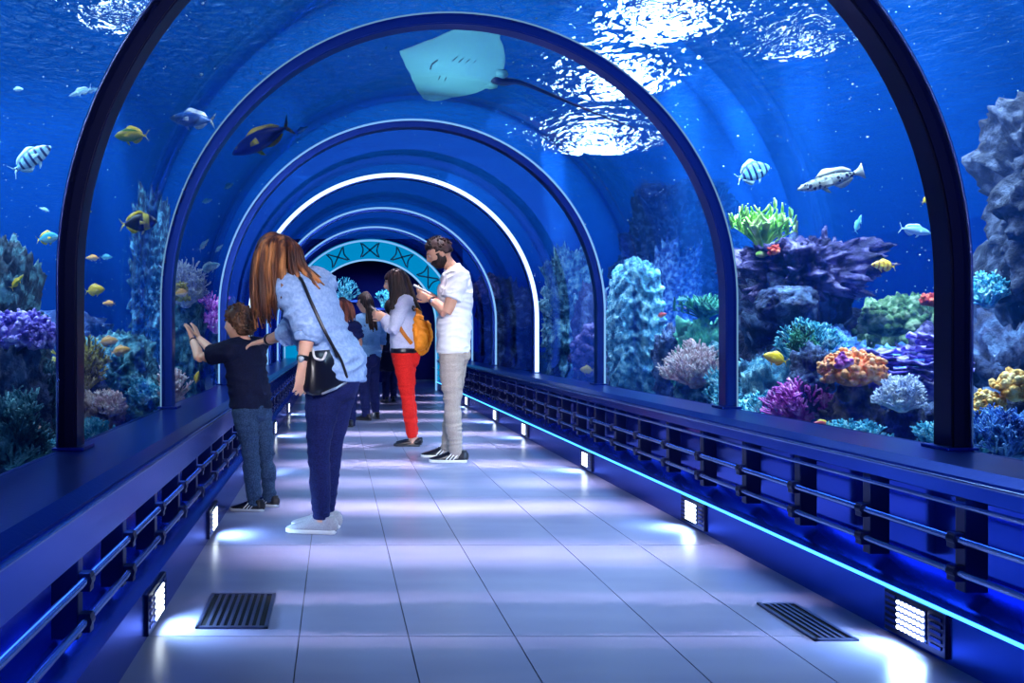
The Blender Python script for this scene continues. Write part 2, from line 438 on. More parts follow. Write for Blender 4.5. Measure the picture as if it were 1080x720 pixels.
# ================================================================== rocks and corals
def fbm(p, o=4): return noise.fractal(p, .8, 2.1, o)
def reef_mat(name, a, b, c, scale=7, bump=1.0, bscale=22, rough=.75, contrast=(.38, .62)):
    rk = 'rock' in name or 'stump' in name
    return mat(name, a, rough, c2=b, c3=c, scale=scale * (1.5 if rk else 1), bump=bump, bscale=14 if rk else bscale, contrast=contrast, detail=9, bdist=.07 if rk else .02)
RM = {
 'purple': reef_mat('rock_purple', (.02, .015, .08), (.09, .07, .26), (.34, .28, .62), 6),
 'navy':   reef_mat('rock_navy', (.006, .010, .045), (.025, .045, .14), (.13, .22, .42), 6),
 'grey':   reef_mat('rock_grey', (.004, .006, .02), (.016, .022, .05), (.10, .12, .20), 9),
 'teal':   reef_mat('rock_teal', (.02, .09, .15), (.06, .30, .42), (.30, .72, .80), 9),
 'darkteal': reef_mat('rock_darkteal', (.006, .02, .04), (.02, .07, .12), (.14, .40, .50), 8),
 'cyan':   reef_mat('rock_cyan', (.03, .12, .26), (.10, .42, .66), (.45, .85, .95), 9),
 'green':  reef_mat('rock_green', (.02, .10, .04), (.18, .40, .14), (.55, .72, .42), 9),
 'olive':  reef_mat('coral_olive', (.16, .13, .02), (.50, .42, .06), (.85, .78, .25), 14),
 'tan':    reef_mat('rock_tan', (.16, .10, .07), (.48, .32, .26), (.78, .62, .55), 10),
 'orange': reef_mat('coral_orange', (.85, .18, .05), (.98, .42, .16), (1, .62, .38), 22, .6, 40, contrast=(.3, .7)),
 'amber':  reef_mat('coral_amber', (.55, .22, .02), (.92, .52, .12), (1, .75, .35), 20, .6, 40),
 'pinkwhite': reef_mat('coral_pinkwhite', (.70, .42, .46), (.90, .72, .74), (1, .94, .93), 25, .5, 50),
 'white':  reef_mat('coral_white', (.40, .50, .78), (.68, .76, .95), (.95, .97, 1), 25, .6, 50),
 'magenta': reef_mat('coral_magenta', (.22, .02, .28), (.62, .10, .55), (.92, .45, .85), 18, .6, 40),
 'lilac':  reef_mat('coral_lilac', (.10, .06, .42), (.28, .20, .80), (.60, .55, 1), 18, .6, 40),
 'blue':   reef_mat('coral_blue', (.01, .05, .28), (.05, .20, .65), (.30, .60, .95), 18, .6, 40),
 'aqua':   reef_mat('coral_aqua', (.02, .22, .36), (.10, .55, .70), (.55, .92, .95), 18, .6, 40),
 'leaf':   reef_mat('coral_leaf', (.12, .42, .05), (.42, .80, .14), (.80, .98, .45), 10, .3, 30),
 'fern':   reef_mat('coral_fern', (.01, .10, .06), (.03, .26, .14), (.10, .50, .30), 10, .3, 30),
 'red':    reef_mat('coral_red', (.55, .02, .02), (.85, .10, .05), (1, .3, .15), 18, .4, 40),
 'stump':  reef_mat('coral_stump', (.03, .05, .10), (.16, .15, .14), (.42, .36, .24), 8, 1.0, 18),
}
GRP_R = None
def rock(c, hs, m, label, seed=0, cat='rock', name='rock', sub=5, rough=.35, freq=1.6, ledge=0., fine=.08, group=None, top=0., flat=True):
    """boulder: centre c, half sizes hs; craggy fractal surface, origin at its base"""
    bm = new_bm(); bmesh.ops.create_icosphere(bm, subdivisions=sub, radius=1)
    s = np.array([seed * 7.3, seed * 3.1, seed * 1.7]) % 97 + 100
    D = np.array([v.co[:] for v in bm.verts]); D /= np.linalg.norm(D, axis=1)[:, None]
    P = D * (1 + .30 * (1 / np.abs(D).max(axis=1) - 1))[:, None]
    Q = P * np.array([1, 1, hs[2] / max(hs[0], .01) * .8])
    n = rough * pfbm(Q * freq + s, 5) + rough * .55 * (1 - np.abs(pnoise(Q * freq * 2.2 + s)) * 2.2) - rough * .3
    n += fine * (pnoise(Q * 9 + s) + .7 * pnoise(Q * 19 + s) + .4 * pnoise(Q * 37 + s))
    P = P * np.clip(1 + n, .25, 2)[:, None]
    if ledge:
        zz = P[:, 2] * hs[2] / .16 + pnoise(np.c_[P[:, 0] * 1.5, P[:, 1] * 1.5, np.full(len(P), seed + .5)] + 50) * 1.6
        f = np.abs(zz % 1 - .5) * 2; kk = 1 + ledge * (f ** 2 - .35)
        P[:, 0] *= kk; P[:, 1] *= kk
    if top:
        kk = 1 + top * np.maximum(P[:, 2], -.6); P[:, 0] *= kk; P[:, 1] *= kk
    P = P * np.array(hs) + np.array([0, 0, hs[2]])
    if flat: P[:, 2] = np.where(P[:, 2] < 0, P[:, 2] * .15, P[:, 2])
    for v, c_ in zip(bm.verts, P): v.co = c_
    o = obj(name, bm, RM[m] if isinstance(m, str) else m, loc=Vector(c) - Vector((0, 0, hs[2])))
    return tag(o, label, cat, group or 'rocks of the reef')
def rock_px(x0, x1, y0, d, m, label, seed=0, depth=None, zb=.24, y1=None, **k):
    """rock that spans photo columns x0..x1, with its top at row y0, standing at distance d"""
    xa, xb = at(x0, 0, d).x, at(x1, 0, d).x
    zt = at(0, y0, d).z; zb = zb if y1 is None else at(0, y1, d).z
    hx = (xb - xa) / 2 * .92
    return rock(((xa + xb) / 2, d, (zt + zb) / 2), (hx, depth or hx, (zt - zb) / 2 * .93), m, label, seed, **k)

def rnd_dir(rg, up=.0):
    while True:
        v = Vector((rg.uniform(-1, 1), rg.uniform(-1, 1), rg.uniform(-1, 1)))
        if .1 < v.length < 1:
            v.normalize()
            if v.z >= up: return v
def bush(px, py, d, w, h, m, label, seed=0, n=26, th=.012, levels=3, name='branching_coral', flat=.15, group=None, tips=True, tilt=None):
    """branching coral: base at photo pixel, w/h in px"""
    rg = random.Random(seed); base = at(px, py, d); W = w * d / F / 2; H = h * d / F
    pm = PM()
    def grow(p, dr, ln, r, lv):
        e = p + dr * ln; mid = p + dr * ln * .5 + Vector((rg.uniform(-1, 1), rg.uniform(-1, 1), rg.uniform(-.3, .6))) * ln * .12
        pm.twig([p, mid, e], [r, r * .9, r * (.72 if lv else .95)])
        if lv == 0: return
        for k in range(rg.choice((2, 2, 3))):
            d2 = (dr + rnd_dir(rg, -.2) * .75); d2.normalize()
            grow(e, d2, ln * rg.uniform(.6, .85), r * .74, lv - 1)
    tot = sum(.74 ** k for k in range(levels + 1)) * .85
    for i in range(n):
        dr = rnd_dir(rg, flat); q = Vector((dr.x * W, dr.y * W, dr.z * H)) / tot
        if q.length < 1e-4: continue
        grow(Vector((dr.x * W * .12, dr.y * W * .12, 0)), q.normalized(), q.length, th, levels)
    bm = new_bm(); ball(bm, (0, 0, 0), max(W * .3, th * 2), 2, (1, 1, .5)); pm.bm_add(bm)     # holdfast
    return tag(pm.obj(name, RM[m], base), label, 'coral', group or 'corals on the reef')
def knobs(px, py, d, w, h, m, label, seed=0, n=60, r=.03, name='knobby_coral', group=None, m2=None):
    """cauliflower-like coral: clustered knobs on a dome"""
    rg = random.Random(seed); base = at(px, py, d); W = w * d / F / 2; H = h * d / F
    bm = new_bm(); ball(bm, (0, 0, H * .38), 1, 3, (W * .78, W * .78, H * .5))
    for i in range(n):
        dr = rnd_dir(rg, -.5); c = Vector((dr.x * (W - r * .6), dr.y * (W - r * .6), H * .36 + dr.z * (H * .62 - r * .6)))
        rr = r * rg.uniform(.7, 1.3)
        vs = ball(bm, c, rr, 2, (1, 1, 1))
        for v in vs:
            q = v.co - c; v.co = c + q * (1 + .35 * noise.noise(v.co * (1.4 / r)))
        if rg.random() < .6:
            for j in range(2):
                c2 = c + (dr + rnd_dir(rg, -.5) * .8) * rr * .8; ball(bm, c2, rr * .6, 1)
    return tag(obj(name, bm, RM[m], loc=base), label, 'coral', group or 'corals on the reef')
def ruffles(px, py, d, w, h, m, label, seed=0, n=7, name='plate_coral', group=None):
    """stack of ruffled plates"""
    rg = random.Random(seed); base = at(px, py, d); W = w * d / F / 2; H = h * d / F
    bm = new_bm()
    for i in range(n):
        z = H * (.12 + .8 * i / max(n - 1, 1)); rad = W * (1 - .45 * abs(i / max(n - 1, 1) - .35)) * rg.uniform(.75, 1.05)
        cx, cy = rg.uniform(-.25, .25) * W, rg.uniform(-.25, .25) * W; ph = rg.uniform(0, 6); S = 44; rows = []
        for kk, f in enumerate((.05, .45, .8, 1.0)):
            for side_ in (0,):
                row = []
                for k in range(S):
                    a = 2 * PI * k / S
                    rr = rad * f * (1 + .16 * f * math.sin(3 * a + ph) + .09 * f * math.sin(8 * a + ph * 2) + .06 * f * math.sin(15 * a))
                    zz = z + .28 * H / n * f * f * (1.2 + math.sin(5 * a + ph) + .8 * math.sin(11 * a)) * .9
                    row.append((cx + rr * math.cos(a), cy + rr * math.sin(a), zz))
                rows.append(row)
        th = max(.010, H / n * .18)
        up = [[bm.verts.new(p) for p in row] for row in rows]; dn = [[bm.verts.new((p[0] * .99, p[1] * .99, p[2] - th)) for p in row] for row in rows]
        for A in (up, dn):
            for r0, r1 in zip(A, A[1:]):
                for k in range(S): bm.faces.new((r0[k], r0[(k + 1) % S], r1[(k + 1) % S], r1[k]))
            bm.faces.new(A[0])
        for k in range(S): bm.faces.new((up[-1][k], up[-1][(k + 1) % S], dn[-1][(k + 1) % S], dn[-1][k]))
    loft(bm, [(0, 0, 0), (0, 0, H * .85)], [W * .35, W * .2], seg=10)
    bmesh.ops.recalc_face_normals(bm, faces=bm.faces[:])
    return tag(obj(name, bm, RM[m], loc=base), label, 'coral', group or 'corals on the reef')
def leaves(px, py, d, w, h, m, label, seed=0, n=26, name='soft_coral', group=None, width=.02):
    rg = random.Random(seed); base = at(px, py, d); W = w * d / F / 2; H = h * d / F
    bm = new_bm()
    for i in range(n):
        a = rg.uniform(0, 2 * PI); f = rg.uniform(.1, 1); hh = H * rg.uniform(.6, 1) * (1 - .35 * f)
        e = Vector((math.cos(a) * W * f, math.sin(a) * W * f, hh))
        p = smooth_path([Vector((0, 0, 0)), Vector((e.x * .35, e.y * .35, hh * .5)), e * .98, e + Vector((math.cos(a) * W * .12, math.sin(a) * W * .12, -hh * .04))], 3)
        loft(bm, p, lerp_list([(width * .35, width * .2), (width, width * .28), (width * 1.1, width * .25), (width * .4, width * .2)], len(p)), Vector((math.cos(a), math.sin(a), .3)), 8)
        for s in (-1, 1):          # side lobes
            for t in (.45, .65, .82):
                q = p[int(t * (len(p) - 1))]; sd = Vector((-math.sin(a) * s, math.cos(a) * s, .8)).normalized()
                loft(bm, [q, q + sd * width * 1.6, q + sd * width * 2.8 + Vector((0, 0, width))], [width * .4, width * .5, width * .25], seg=6)
    ball(bm, (0, 0, 0), W * .22, 2, (1, 1, .6))
    return tag(obj(name, bm, RM[m], loc=base), label, 'coral', group or 'corals on the reef')

G = 'far reef rocks'
# ------------------------------- right of the walkway
rock_px(775, 880, 262, 5.9, 'navy', 'tall navy rock tower right of the second arch, crowned with green soft coral', 3, depth=.38, ledge=.10, rough=.40, top=.10, fine=.10)
rock_px(782, 893, 258, 5.75, 'purple', 'overhanging purple rock crown on top of the tall navy rock tower', 11, depth=.40, y1=322, rough=.5, freq=2.2, fine=.14, sub=6, ledge=.12)
rock_px(803, 858, 300, 5.25, 'navy', 'rounded blue boulder bulging below the purple rock crown', 5, depth=.2, y1=345, rough=.15, fine=.06)
bush(862, 300, 5.6, 60, 50, 'purple', 'spiky purple coral at the right tip of the rock crown', 4, n=14, th=.02, levels=2)
leaves(804, 268, 5.6, 62, 56, 'leaf', 'bright yellow-green leafy soft coral on top of the tall rock tower', 2, n=26, width=.020)
knobs(816, 268, 5.35, 12, 9, 'red', 'small red sponge tucked under the green leafy coral', 3, n=14, r=.014, name='sponge')
rock_px(752, 830, 352, 6.4, 'teal', 'teal rock slope at the foot of the tall rock tower', 8, depth=.35, rough=.3, fine=.12)
rock_px(785, 838, 372, 5.3, 'cyan', 'pale teal rounded rock behind the yellow tang', 9, depth=.22, rough=.28, fine=.12)
rock_px(835, 900, 345, 5.5, 'blue', 'blue rock shoulder beside the tall rock tower', 12, depth=.28, rough=.35, fine=.12)
bush(852, 380, 5.0, 64, 40, 'aqua', 'bushy aqua coral below the blue boulder', 6, n=34, th=.010, levels=3)
bush(846, 372, 4.85, 30, 26, 'fern', 'small green feathery coral in front of the aqua coral', 7, n=30, th=.008, levels=3)
rock_px(838, 872, 362, 4.75, 'navy', 'dark blue upright stone between aqua coral and orange coral', 15, depth=.12, rough=.25, y1=440)
rock_px(900, 1008, 318, 6.2, 'green', 'large mossy green reef mound behind the orange coral', 21, depth=.45, rough=.28, fine=.12, sub=6, ledge=.08)
knobs(938, 352, 5.55, 60, 26, 'green', 'green brain coral cap on the mossy mound', 5, n=70, r=.035, name='brain_coral')
knobs(984, 322, 5.7, 22, 12, 'red', 'red encrusting coral on top of the mossy mound', 8, n=26, r=.018)
ruffles(905, 402, 5.2, 50, 34, 'aqua', 'turquoise ruffled plate coral left of the mossy mound', 3, n=5)
rock_px(905, 1010, 372, 5.15, 'blue', 'broad blue-violet reef shelf under the mossy mound', 22, depth=.35, rough=.4, fine=.14, ledge=.10)
ruffles(930, 408, 4.85, 80, 40, 'lilac', 'violet ruffled plate corals on the reef shelf', 5, n=6)
ruffles(985, 412, 4.65, 62, 62, 'lilac', 'stacked violet-blue plate corals beside the nearest arch', 6, n=8)
rock_px(968, 1030, 345, 4.95, 'purple', 'dark violet reef wall just left of the nearest arch', 23, depth=.3, rough=.4, fine=.14, ledge=.1)
rock_px(950, 1012, 425, 4.3, 'navy', 'dark blue reef block low beside the nearest arch', 24, depth=.2, rough=.35)
# orange coral on its stump
rock_px(878, 926, 400, 4.5, 'stump', 'brown-green reef stump carrying the orange coral', 31, depth=.14, rough=.25, ledge=.05, top=-.22)
knobs(900, 404, 4.45, 58, 33, 'orange', 'orange and pink cauliflower coral on a brown stump', 9, n=190, r=.019, name='cauliflower_coral')
knobs(888, 388, 4.28, 14, 13, 'magenta', 'small purple patch of coral nestled in the orange coral', 10, n=16, r=.016)
# white coral on its stump
rock_px(928, 978, 424, 4.25, 'grey', 'grey-blue ribbed stump carrying the white coral', 33, depth=.13, rough=.25, top=-.25, ledge=.05)
bush(951, 432, 4.15, 44, 32, 'white', 'white lavender branching coral on a grey-blue stump', 12, n=70, th=.010, levels=3)
bush(845, 443, 4.75, 62, 40, 'magenta', 'magenta bushy coral low behind the ledge', 13, n=44, th=.012, levels=3)
bush(806, 446, 5.0, 60, 28, 'aqua', 'pale aqua bushy coral low left of the magenta coral', 14, n=40, th=.010, levels=3)
bush(902, 464, 4.15, 56, 15, 'aqua', 'teal bushy coral around the foot of the orange coral stump', 15, n=40, th=.010, levels=3)
bush(990, 472, 3.75, 46, 26, 'aqua', 'aqua bushy coral at the ledge beside the nearest arch', 16, n=40, th=.009, levels=3)
bush(775, 432, 5.5, 40, 26, 'aqua', 'light aqua bushy coral at the foot of the second arch', 17, n=34, th=.010, levels=3)
knobs(886, 447, 4.6, 40, 14, 'stump', 'brown knobby coral between magenta coral and stump', 17, n=40, r=.02)
# right of the nearest arch
rock(at(1082, 195, 4.7) + Vector((.36, 0, 0)), (.45, .42, .66), 'grey', 'huge craggy dark rock overhanging at the right edge', 41, rough=.34, freq=1.5, fine=.045, sub=6, flat=False, ledge=.04)
rock_px(1050, 1180, 270, 5.0, 'navy', 'dark rock pillar carrying the craggy overhang at the right edge', 42, depth=.4, rough=.35)
rock_px(1030, 1110, 335, 4.5, 'navy', 'blue-violet boulder below the craggy overhang', 43, depth=.3, rough=.3, fine=.12)
bush(1042, 322, 4.9, 46, 32, 'aqua', 'pale turquoise feathery coral above the blue-violet boulder', 18, n=36, th=.012, levels=3)
rock_px(1026, 1110, 405, 3.95, 'navy', 'dark reef base at the lower right edge', 44, depth=.25, rough=.35)
knobs(1043, 440, 3.7, 26, 28, 'amber', 'amber knobby coral right of the nearest arch', 19, n=70, r=.015)
knobs(1070, 420, 3.65, 28, 32, 'amber', 'golden knobby coral at the right edge', 20, n=36, r=.022)
bush(1058, 484, 3.45, 76, 48, 'blue', 'blue bushy coral at the ledge by the right edge', 21, n=80, th=.008, levels=3)
bush(1030, 482, 3.5, 40, 34, 'aqua', 'light blue bushy coral at the foot of the nearest arch', 22, n=40, th=.008, levels=3)
# between second and third arch
rock_px(708, 748, 398, 6.5, 'teal', 'blue rock column carrying the pink-white coral', 51, depth=.14, rough=.25)
bush(733, 406, 6.4, 60, 40, 'pinkwhite', 'pink-white branching coral on a blue rock column left of the second arch', 23, n=80, th=.011, levels=3)
rock_px(712, 778, 335, 7.9, 'fern', 'dark green mossy rock behind the pink-white coral', 52, depth=.3, rough=.4, fine=.15)
leaves(742, 338, 7.8, 60, 24, 'fern', 'dark green fern-like coral on the mossy rock', 24, n=34, width=.025)
rock_px(690, 722, 345, 8.2, 'navy', 'narrow dark rock between the stone column and mossy rock', 53, depth=.14, rough=.3)
rock_px(640, 700, 268, 8.7, 'cyan', 'tall weathered pale blue stone column behind the tunnel pane', 54, depth=.26, rough=.07, fine=.06, sub=6, ledge=.12, freq=2.5)
rock_px(576, 632, 258, 10.8, 'cyan', 'craggy pale blue rock wall beside the third arch', 55, depth=.4, rough=.35, fine=.16, sub=6, ledge=.08)
rock_px(604, 642, 300, 9.6, 'navy', 'dark cave rock behind the third arch', 56, depth=.25, rough=.25)
knobs(622, 392, 9.3, 30, 50, 'purple', 'dim purple coral in front of the dark cave rock', 25, n=60, r=.05)
bush(762, 428, 6.0, 34, 34, 'aqua', 'turquoise bushy coral just left of the second arch', 26, n=34, th=.012, levels=3)
rock_px(655, 778, 185, 15, 'navy', 'tall hazy rock cliff far behind the stone column', 57, depth=.8, rough=.4, sub=6)
rock_px(690, 735, 250, 11, 'blue', 'hazy blue rock spire behind the mossy rock', 60, depth=.3, rough=.4)
rock_px(505, 560, 300, 14.6, 'navy', 'dim reef rock beyond the fourth arch', 58, depth=.3, rough=.4)
knobs(512, 318, 14.3, 22, 26, 'purple', 'dim pinkish coral on the reef rock beyond the fourth arch', 27, n=50, r=.08)
rock_px(880, 1100, 332, 12, 'blue', 'hazy blue reef ridge far behind the mossy mound', 59, depth=1, rough=.4)
# ------------------------------- left of the walkway
rock_px(-50, 44, 258, 4.7, 'darkteal', 'jagged dark teal rock at the left edge', 61, depth=.30, rough=.24, sub=6, fine=.12)
knobs(22, 368, 4.25, 74, 40, 'lilac', 'violet-blue knobby coral on the rock at the left edge', 28, n=240, r=.015)
rock_px(-30, 50, 362, 4.3, 'navy', 'dark rock under the violet-blue coral at the left edge', 62, depth=.24, rough=.35)
bush(14, 492, 3.4, 62, 70, 'teal', 'teal feathery coral low at the left edge', 29, n=70, th=.010, levels=3)
knobs(32, 474, 3.75, 38, 26, 'tan', 'tan encrusted stone beside the teal feathery coral', 30, n=60, r=.018)
bush(40, 480, 3.55, 40, 22, 'aqua', 'small aqua coral at the foot of the tan stone', 31, n=36, th=.008, levels=3)
rock_px(72, 168, 352, 6.3, 'teal', 'big rounded teal coral mound between the first and second arch', 63, depth=.42, rough=.14, fine=.12, sub=6)
bush(84, 412, 5.1, 46, 50, 'olive', 'yellow-olive bushy coral in front of the teal mound', 32, n=50, th=.013, levels=3)
rock_px(66, 110, 392, 5.3, 'navy', 'dark rock under the yellow-olive coral', 64, depth=.2, rough=.35)
rock_px(76, 132, 412, 4.9, 'tan', 'pinkish tan encrusted rock below the teal mound', 65, depth=.2, rough=.35, fine=.14)
bush(112, 440, 4.8, 40, 26, 'pinkwhite', 'pale pink low coral on the tan rock', 33, n=46, th=.008, levels=3)
rock_px(63, 90, 443, 4.25, 'grey', 'pale grey stone at the foot of the nearest arch, left side', 66, depth=.12, rough=.3)
bush(98, 470, 4.1, 44, 26, 'aqua', 'pale turquoise coral beside the pale grey stone', 34, n=44, th=.008, levels=3)
bush(136, 452, 5.0, 26, 22, 'teal', 'small teal coral right of the tan rock', 35, n=30, th=.010, levels=3)
bush(182, 434, 6.2, 22, 40, 'pinkwhite', 'white branching coral right of the second arch, left tank', 36, n=50, th=.011, levels=3)
bush(150, 424, 5.8, 30, 24, 'aqua', 'light aqua coral against the foot of the teal mound', 37, n=34, th=.010, levels=3)
rock_px(176, 216, 318, 7.6, 'teal', 'blue rock spur carrying pale corals right of the second arch', 67, depth=.2, rough=.4)
bush(196, 322, 7.4, 40, 44, 'white', 'pale blue-white coral cluster on the blue rock spur', 38, n=50, th=.014, levels=3)
knobs(190, 316, 7.2, 16, 18, 'olive', 'small yellow coral on the blue rock spur', 39, n=24, r=.025)
rock_px(142, 182, 205, 10.5, 'darkteal', 'tall streaked blue rock cliff behind the teal mound', 68, depth=.5, rough=.4, sub=6)
rock_px(-60, 120, 330, 11, 'navy', 'low hazy rock ridge far behind the left tank', 69, depth=1, rough=.4)
rock_px(222, 262, 318, 11.5, 'navy', 'dim rock behind the boy beyond the third arch', 70, depth=.3, rough=.4)
bush(228, 350, 10.2, 26, 36, 'magenta', 'dim pinkish coral beyond the third arch, left tank', 40, n=40, th=.02, levels=3)
rock_px(62, 76, 278, 5.6, 'cyan', 'narrow pale rock column just right of the nearest arch, left side', 71, depth=.1, rough=.3)

bush(361, 318, 18.2, 34, 22, 'aqua', 'glowing pale coral on a plinth in the far room, seen above the auburn hair', 80, n=22, th=.016, levels=2)
bush(405, 326, 19.0, 16, 20, 'aqua', 'glowing pale coral on a plinth in the far room, beside the red-trousered woman\'s face', 81, n=16, th=.016, levels=2)
bush(54, 446, 4.5, 30, 56, 'darkteal', 'dark teal bushy coral hidden behind the left foot of the nearest arch', 82, n=50, th=.011, levels=3)
rock_px(44, 70, 400, 5.2, 'darkteal', 'dark teal stone behind the left foot of the nearest arch', 83, depth=.12)
# ================================================================== fish
EYE_W = mat('eye_pale', (.75, .72, .55), .2); EYE_B = mat('eye_black', (.003, .003, .005), .12)
def fish_mat(name, top, belly, stripe=None, kind=None, freq=30., spots=False, rough=.35, line=None):
    """scales: back/belly shading colours are pigment; bars or spots across the body"""
    if name in MATS: return MATS[name]
    m = bpy.data.materials.new(name); nt, N, L = nodes(m); MATS[name] = m
    out = N.new('ShaderNodeOutputMaterial'); b = N.new('ShaderNodeBsdfPrincipled'); L.new(b.outputs[0], out.inputs[0]); b.inputs['Roughness'].default_value = rough
    tc = N.new('ShaderNodeTexCoord'); sx = N.new('ShaderNodeSeparateXYZ'); L.new(tc.outputs['Object'], sx.inputs[0])
    mr = N.new('ShaderNodeMapRange'); mr.inputs['From Min'].default_value = -.25; mr.inputs['From Max'].default_value = .2
    L.new(sx.outputs[2], mr.inputs[0])
    r = ramp(N, [(.3, belly), (.7, top)]); L.new(mr.outputs[0], r.inputs[0]); col = r.outputs[0]
    if stripe:
        mx = N.new('ShaderNodeMix'); mx.data_type = 'RGBA'
        if kind == 'bars':
            mu = N.new('ShaderNodeMath'); mu.operation = 'MULTIPLY'; mu.inputs[1].default_value = freq; L.new(sx.outputs[0], mu.inputs[0])
            sn = N.new('ShaderNodeMath'); sn.operation = 'SINE'; L.new(mu.outputs[0], sn.inputs[0])
            gt = N.new('ShaderNodeMapRange'); gt.inputs['From Min'].default_value = .15 if freq > 8 else .80; gt.inputs['From Max'].default_value = .55 if freq > 8 else .92; L.new(sn.outputs[0], gt.inputs[0]); fac = gt.outputs[0]
        elif kind == 'spots':
            v = N.new('ShaderNodeTexVoronoi'); v.inputs['Scale'].default_value = freq; L.new(tc.outputs['Object'], v.inputs['Vector'])
            gt = N.new('ShaderNodeMapRange'); gt.inputs['From Min'].default_value = .46; gt.inputs['From Max'].default_value = .38; L.new(v.outputs['Distance'], gt.inputs[0]); fac = gt.outputs[0]
        else:      # a lengthwise band
            gt = N.new('ShaderNodeMapRange'); gt.inputs['From Min'].default_value = .10; gt.inputs['From Max'].default_value = .13; L.new(sx.outputs[2], gt.inputs[0]); fac = gt.outputs[0]
        L.new(fac, mx.inputs['Factor']); L.new(col, mx.inputs['A']); mx.inputs['B'].default_value = (*stripe, 1); col = mx.outputs['Result']
    L.new(col, b.inputs['Base Color'])
    return m
def fin_mesh(bm, pts, th=.008):
    """flat fin with thickness from outline [(x, z)]"""
    a = [bm.verts.new((x, -th, z)) for x, z in pts]; b = [bm.verts.new((x, th, z)) for x, z in pts]
    n = len(pts)
    bm.faces.new(a); bm.faces.new(b[::-1])
    for i in range(n): bm.faces.new((a[i], b[i], b[(i + 1) % n], a[(i + 1) % n]))
    bmesh.ops.recalc_face_normals(bm, faces=bm.faces[:])
def wave_fin(bm, base, tip, n=8, th=.008, jag=.0):
    b = smooth_path([Vector((x, 0, z)) for x, z in base], n); t = smooth_path([Vector((x, 0, z)) for x, z in tip], n)
    P = [(p.x, p.z) for p in b] + [(p.x + (jag if i % 2 else 0), p.z) for i, p in enumerate(t[::-1])]
    fin_mesh(bm, P, th)
SHAPES = {  # stations: x, half height, centre z, half width (nose at +.5, tail root at -.36)
 'tang':   [(.5, .015, -.02, .012), (.46, .07, -.01, .04), (.38, .15, 0, .07), (.25, .225, .01, .085), (.08, .255, .01, .085), (-.08, .225, .01, .07), (-.22, .14, .005, .05), (-.31, .06, 0, .025), (-.36, .045, 0, .016)],
 'reef':   [(.5, .015, -.01, .012), (.45, .06, 0, .045), (.36, .12, .005, .08), (.22, .17, .01, .095), (.05, .18, .01, .095), (-.1, .155, .005, .08), (-.23, .10, 0, .055), (-.32, .05, 0, .028), (-.37, .042, 0, .016)],
 'tuna':   [(.5, .012, -.01, .012), (.44, .05, -.005, .045), (.32, .105, 0, .085), (.15, .14, 0, .105), (-.02, .135, 0, .10), (-.18, .10, 0, .075), (-.29, .055, 0, .04), (-.37, .022, 0, .02), (-.40, .018, 0, .014)],
 'slim':   [(.5, .015, 0, .015), (.43, .05, 0, .04), (.3, .085, 0, .065), (.1, .10, 0, .075), (-.1, .09, 0, .065), (-.26, .055, 0, .04), (-.36, .03, 0, .018)],
}
FISHN = {}
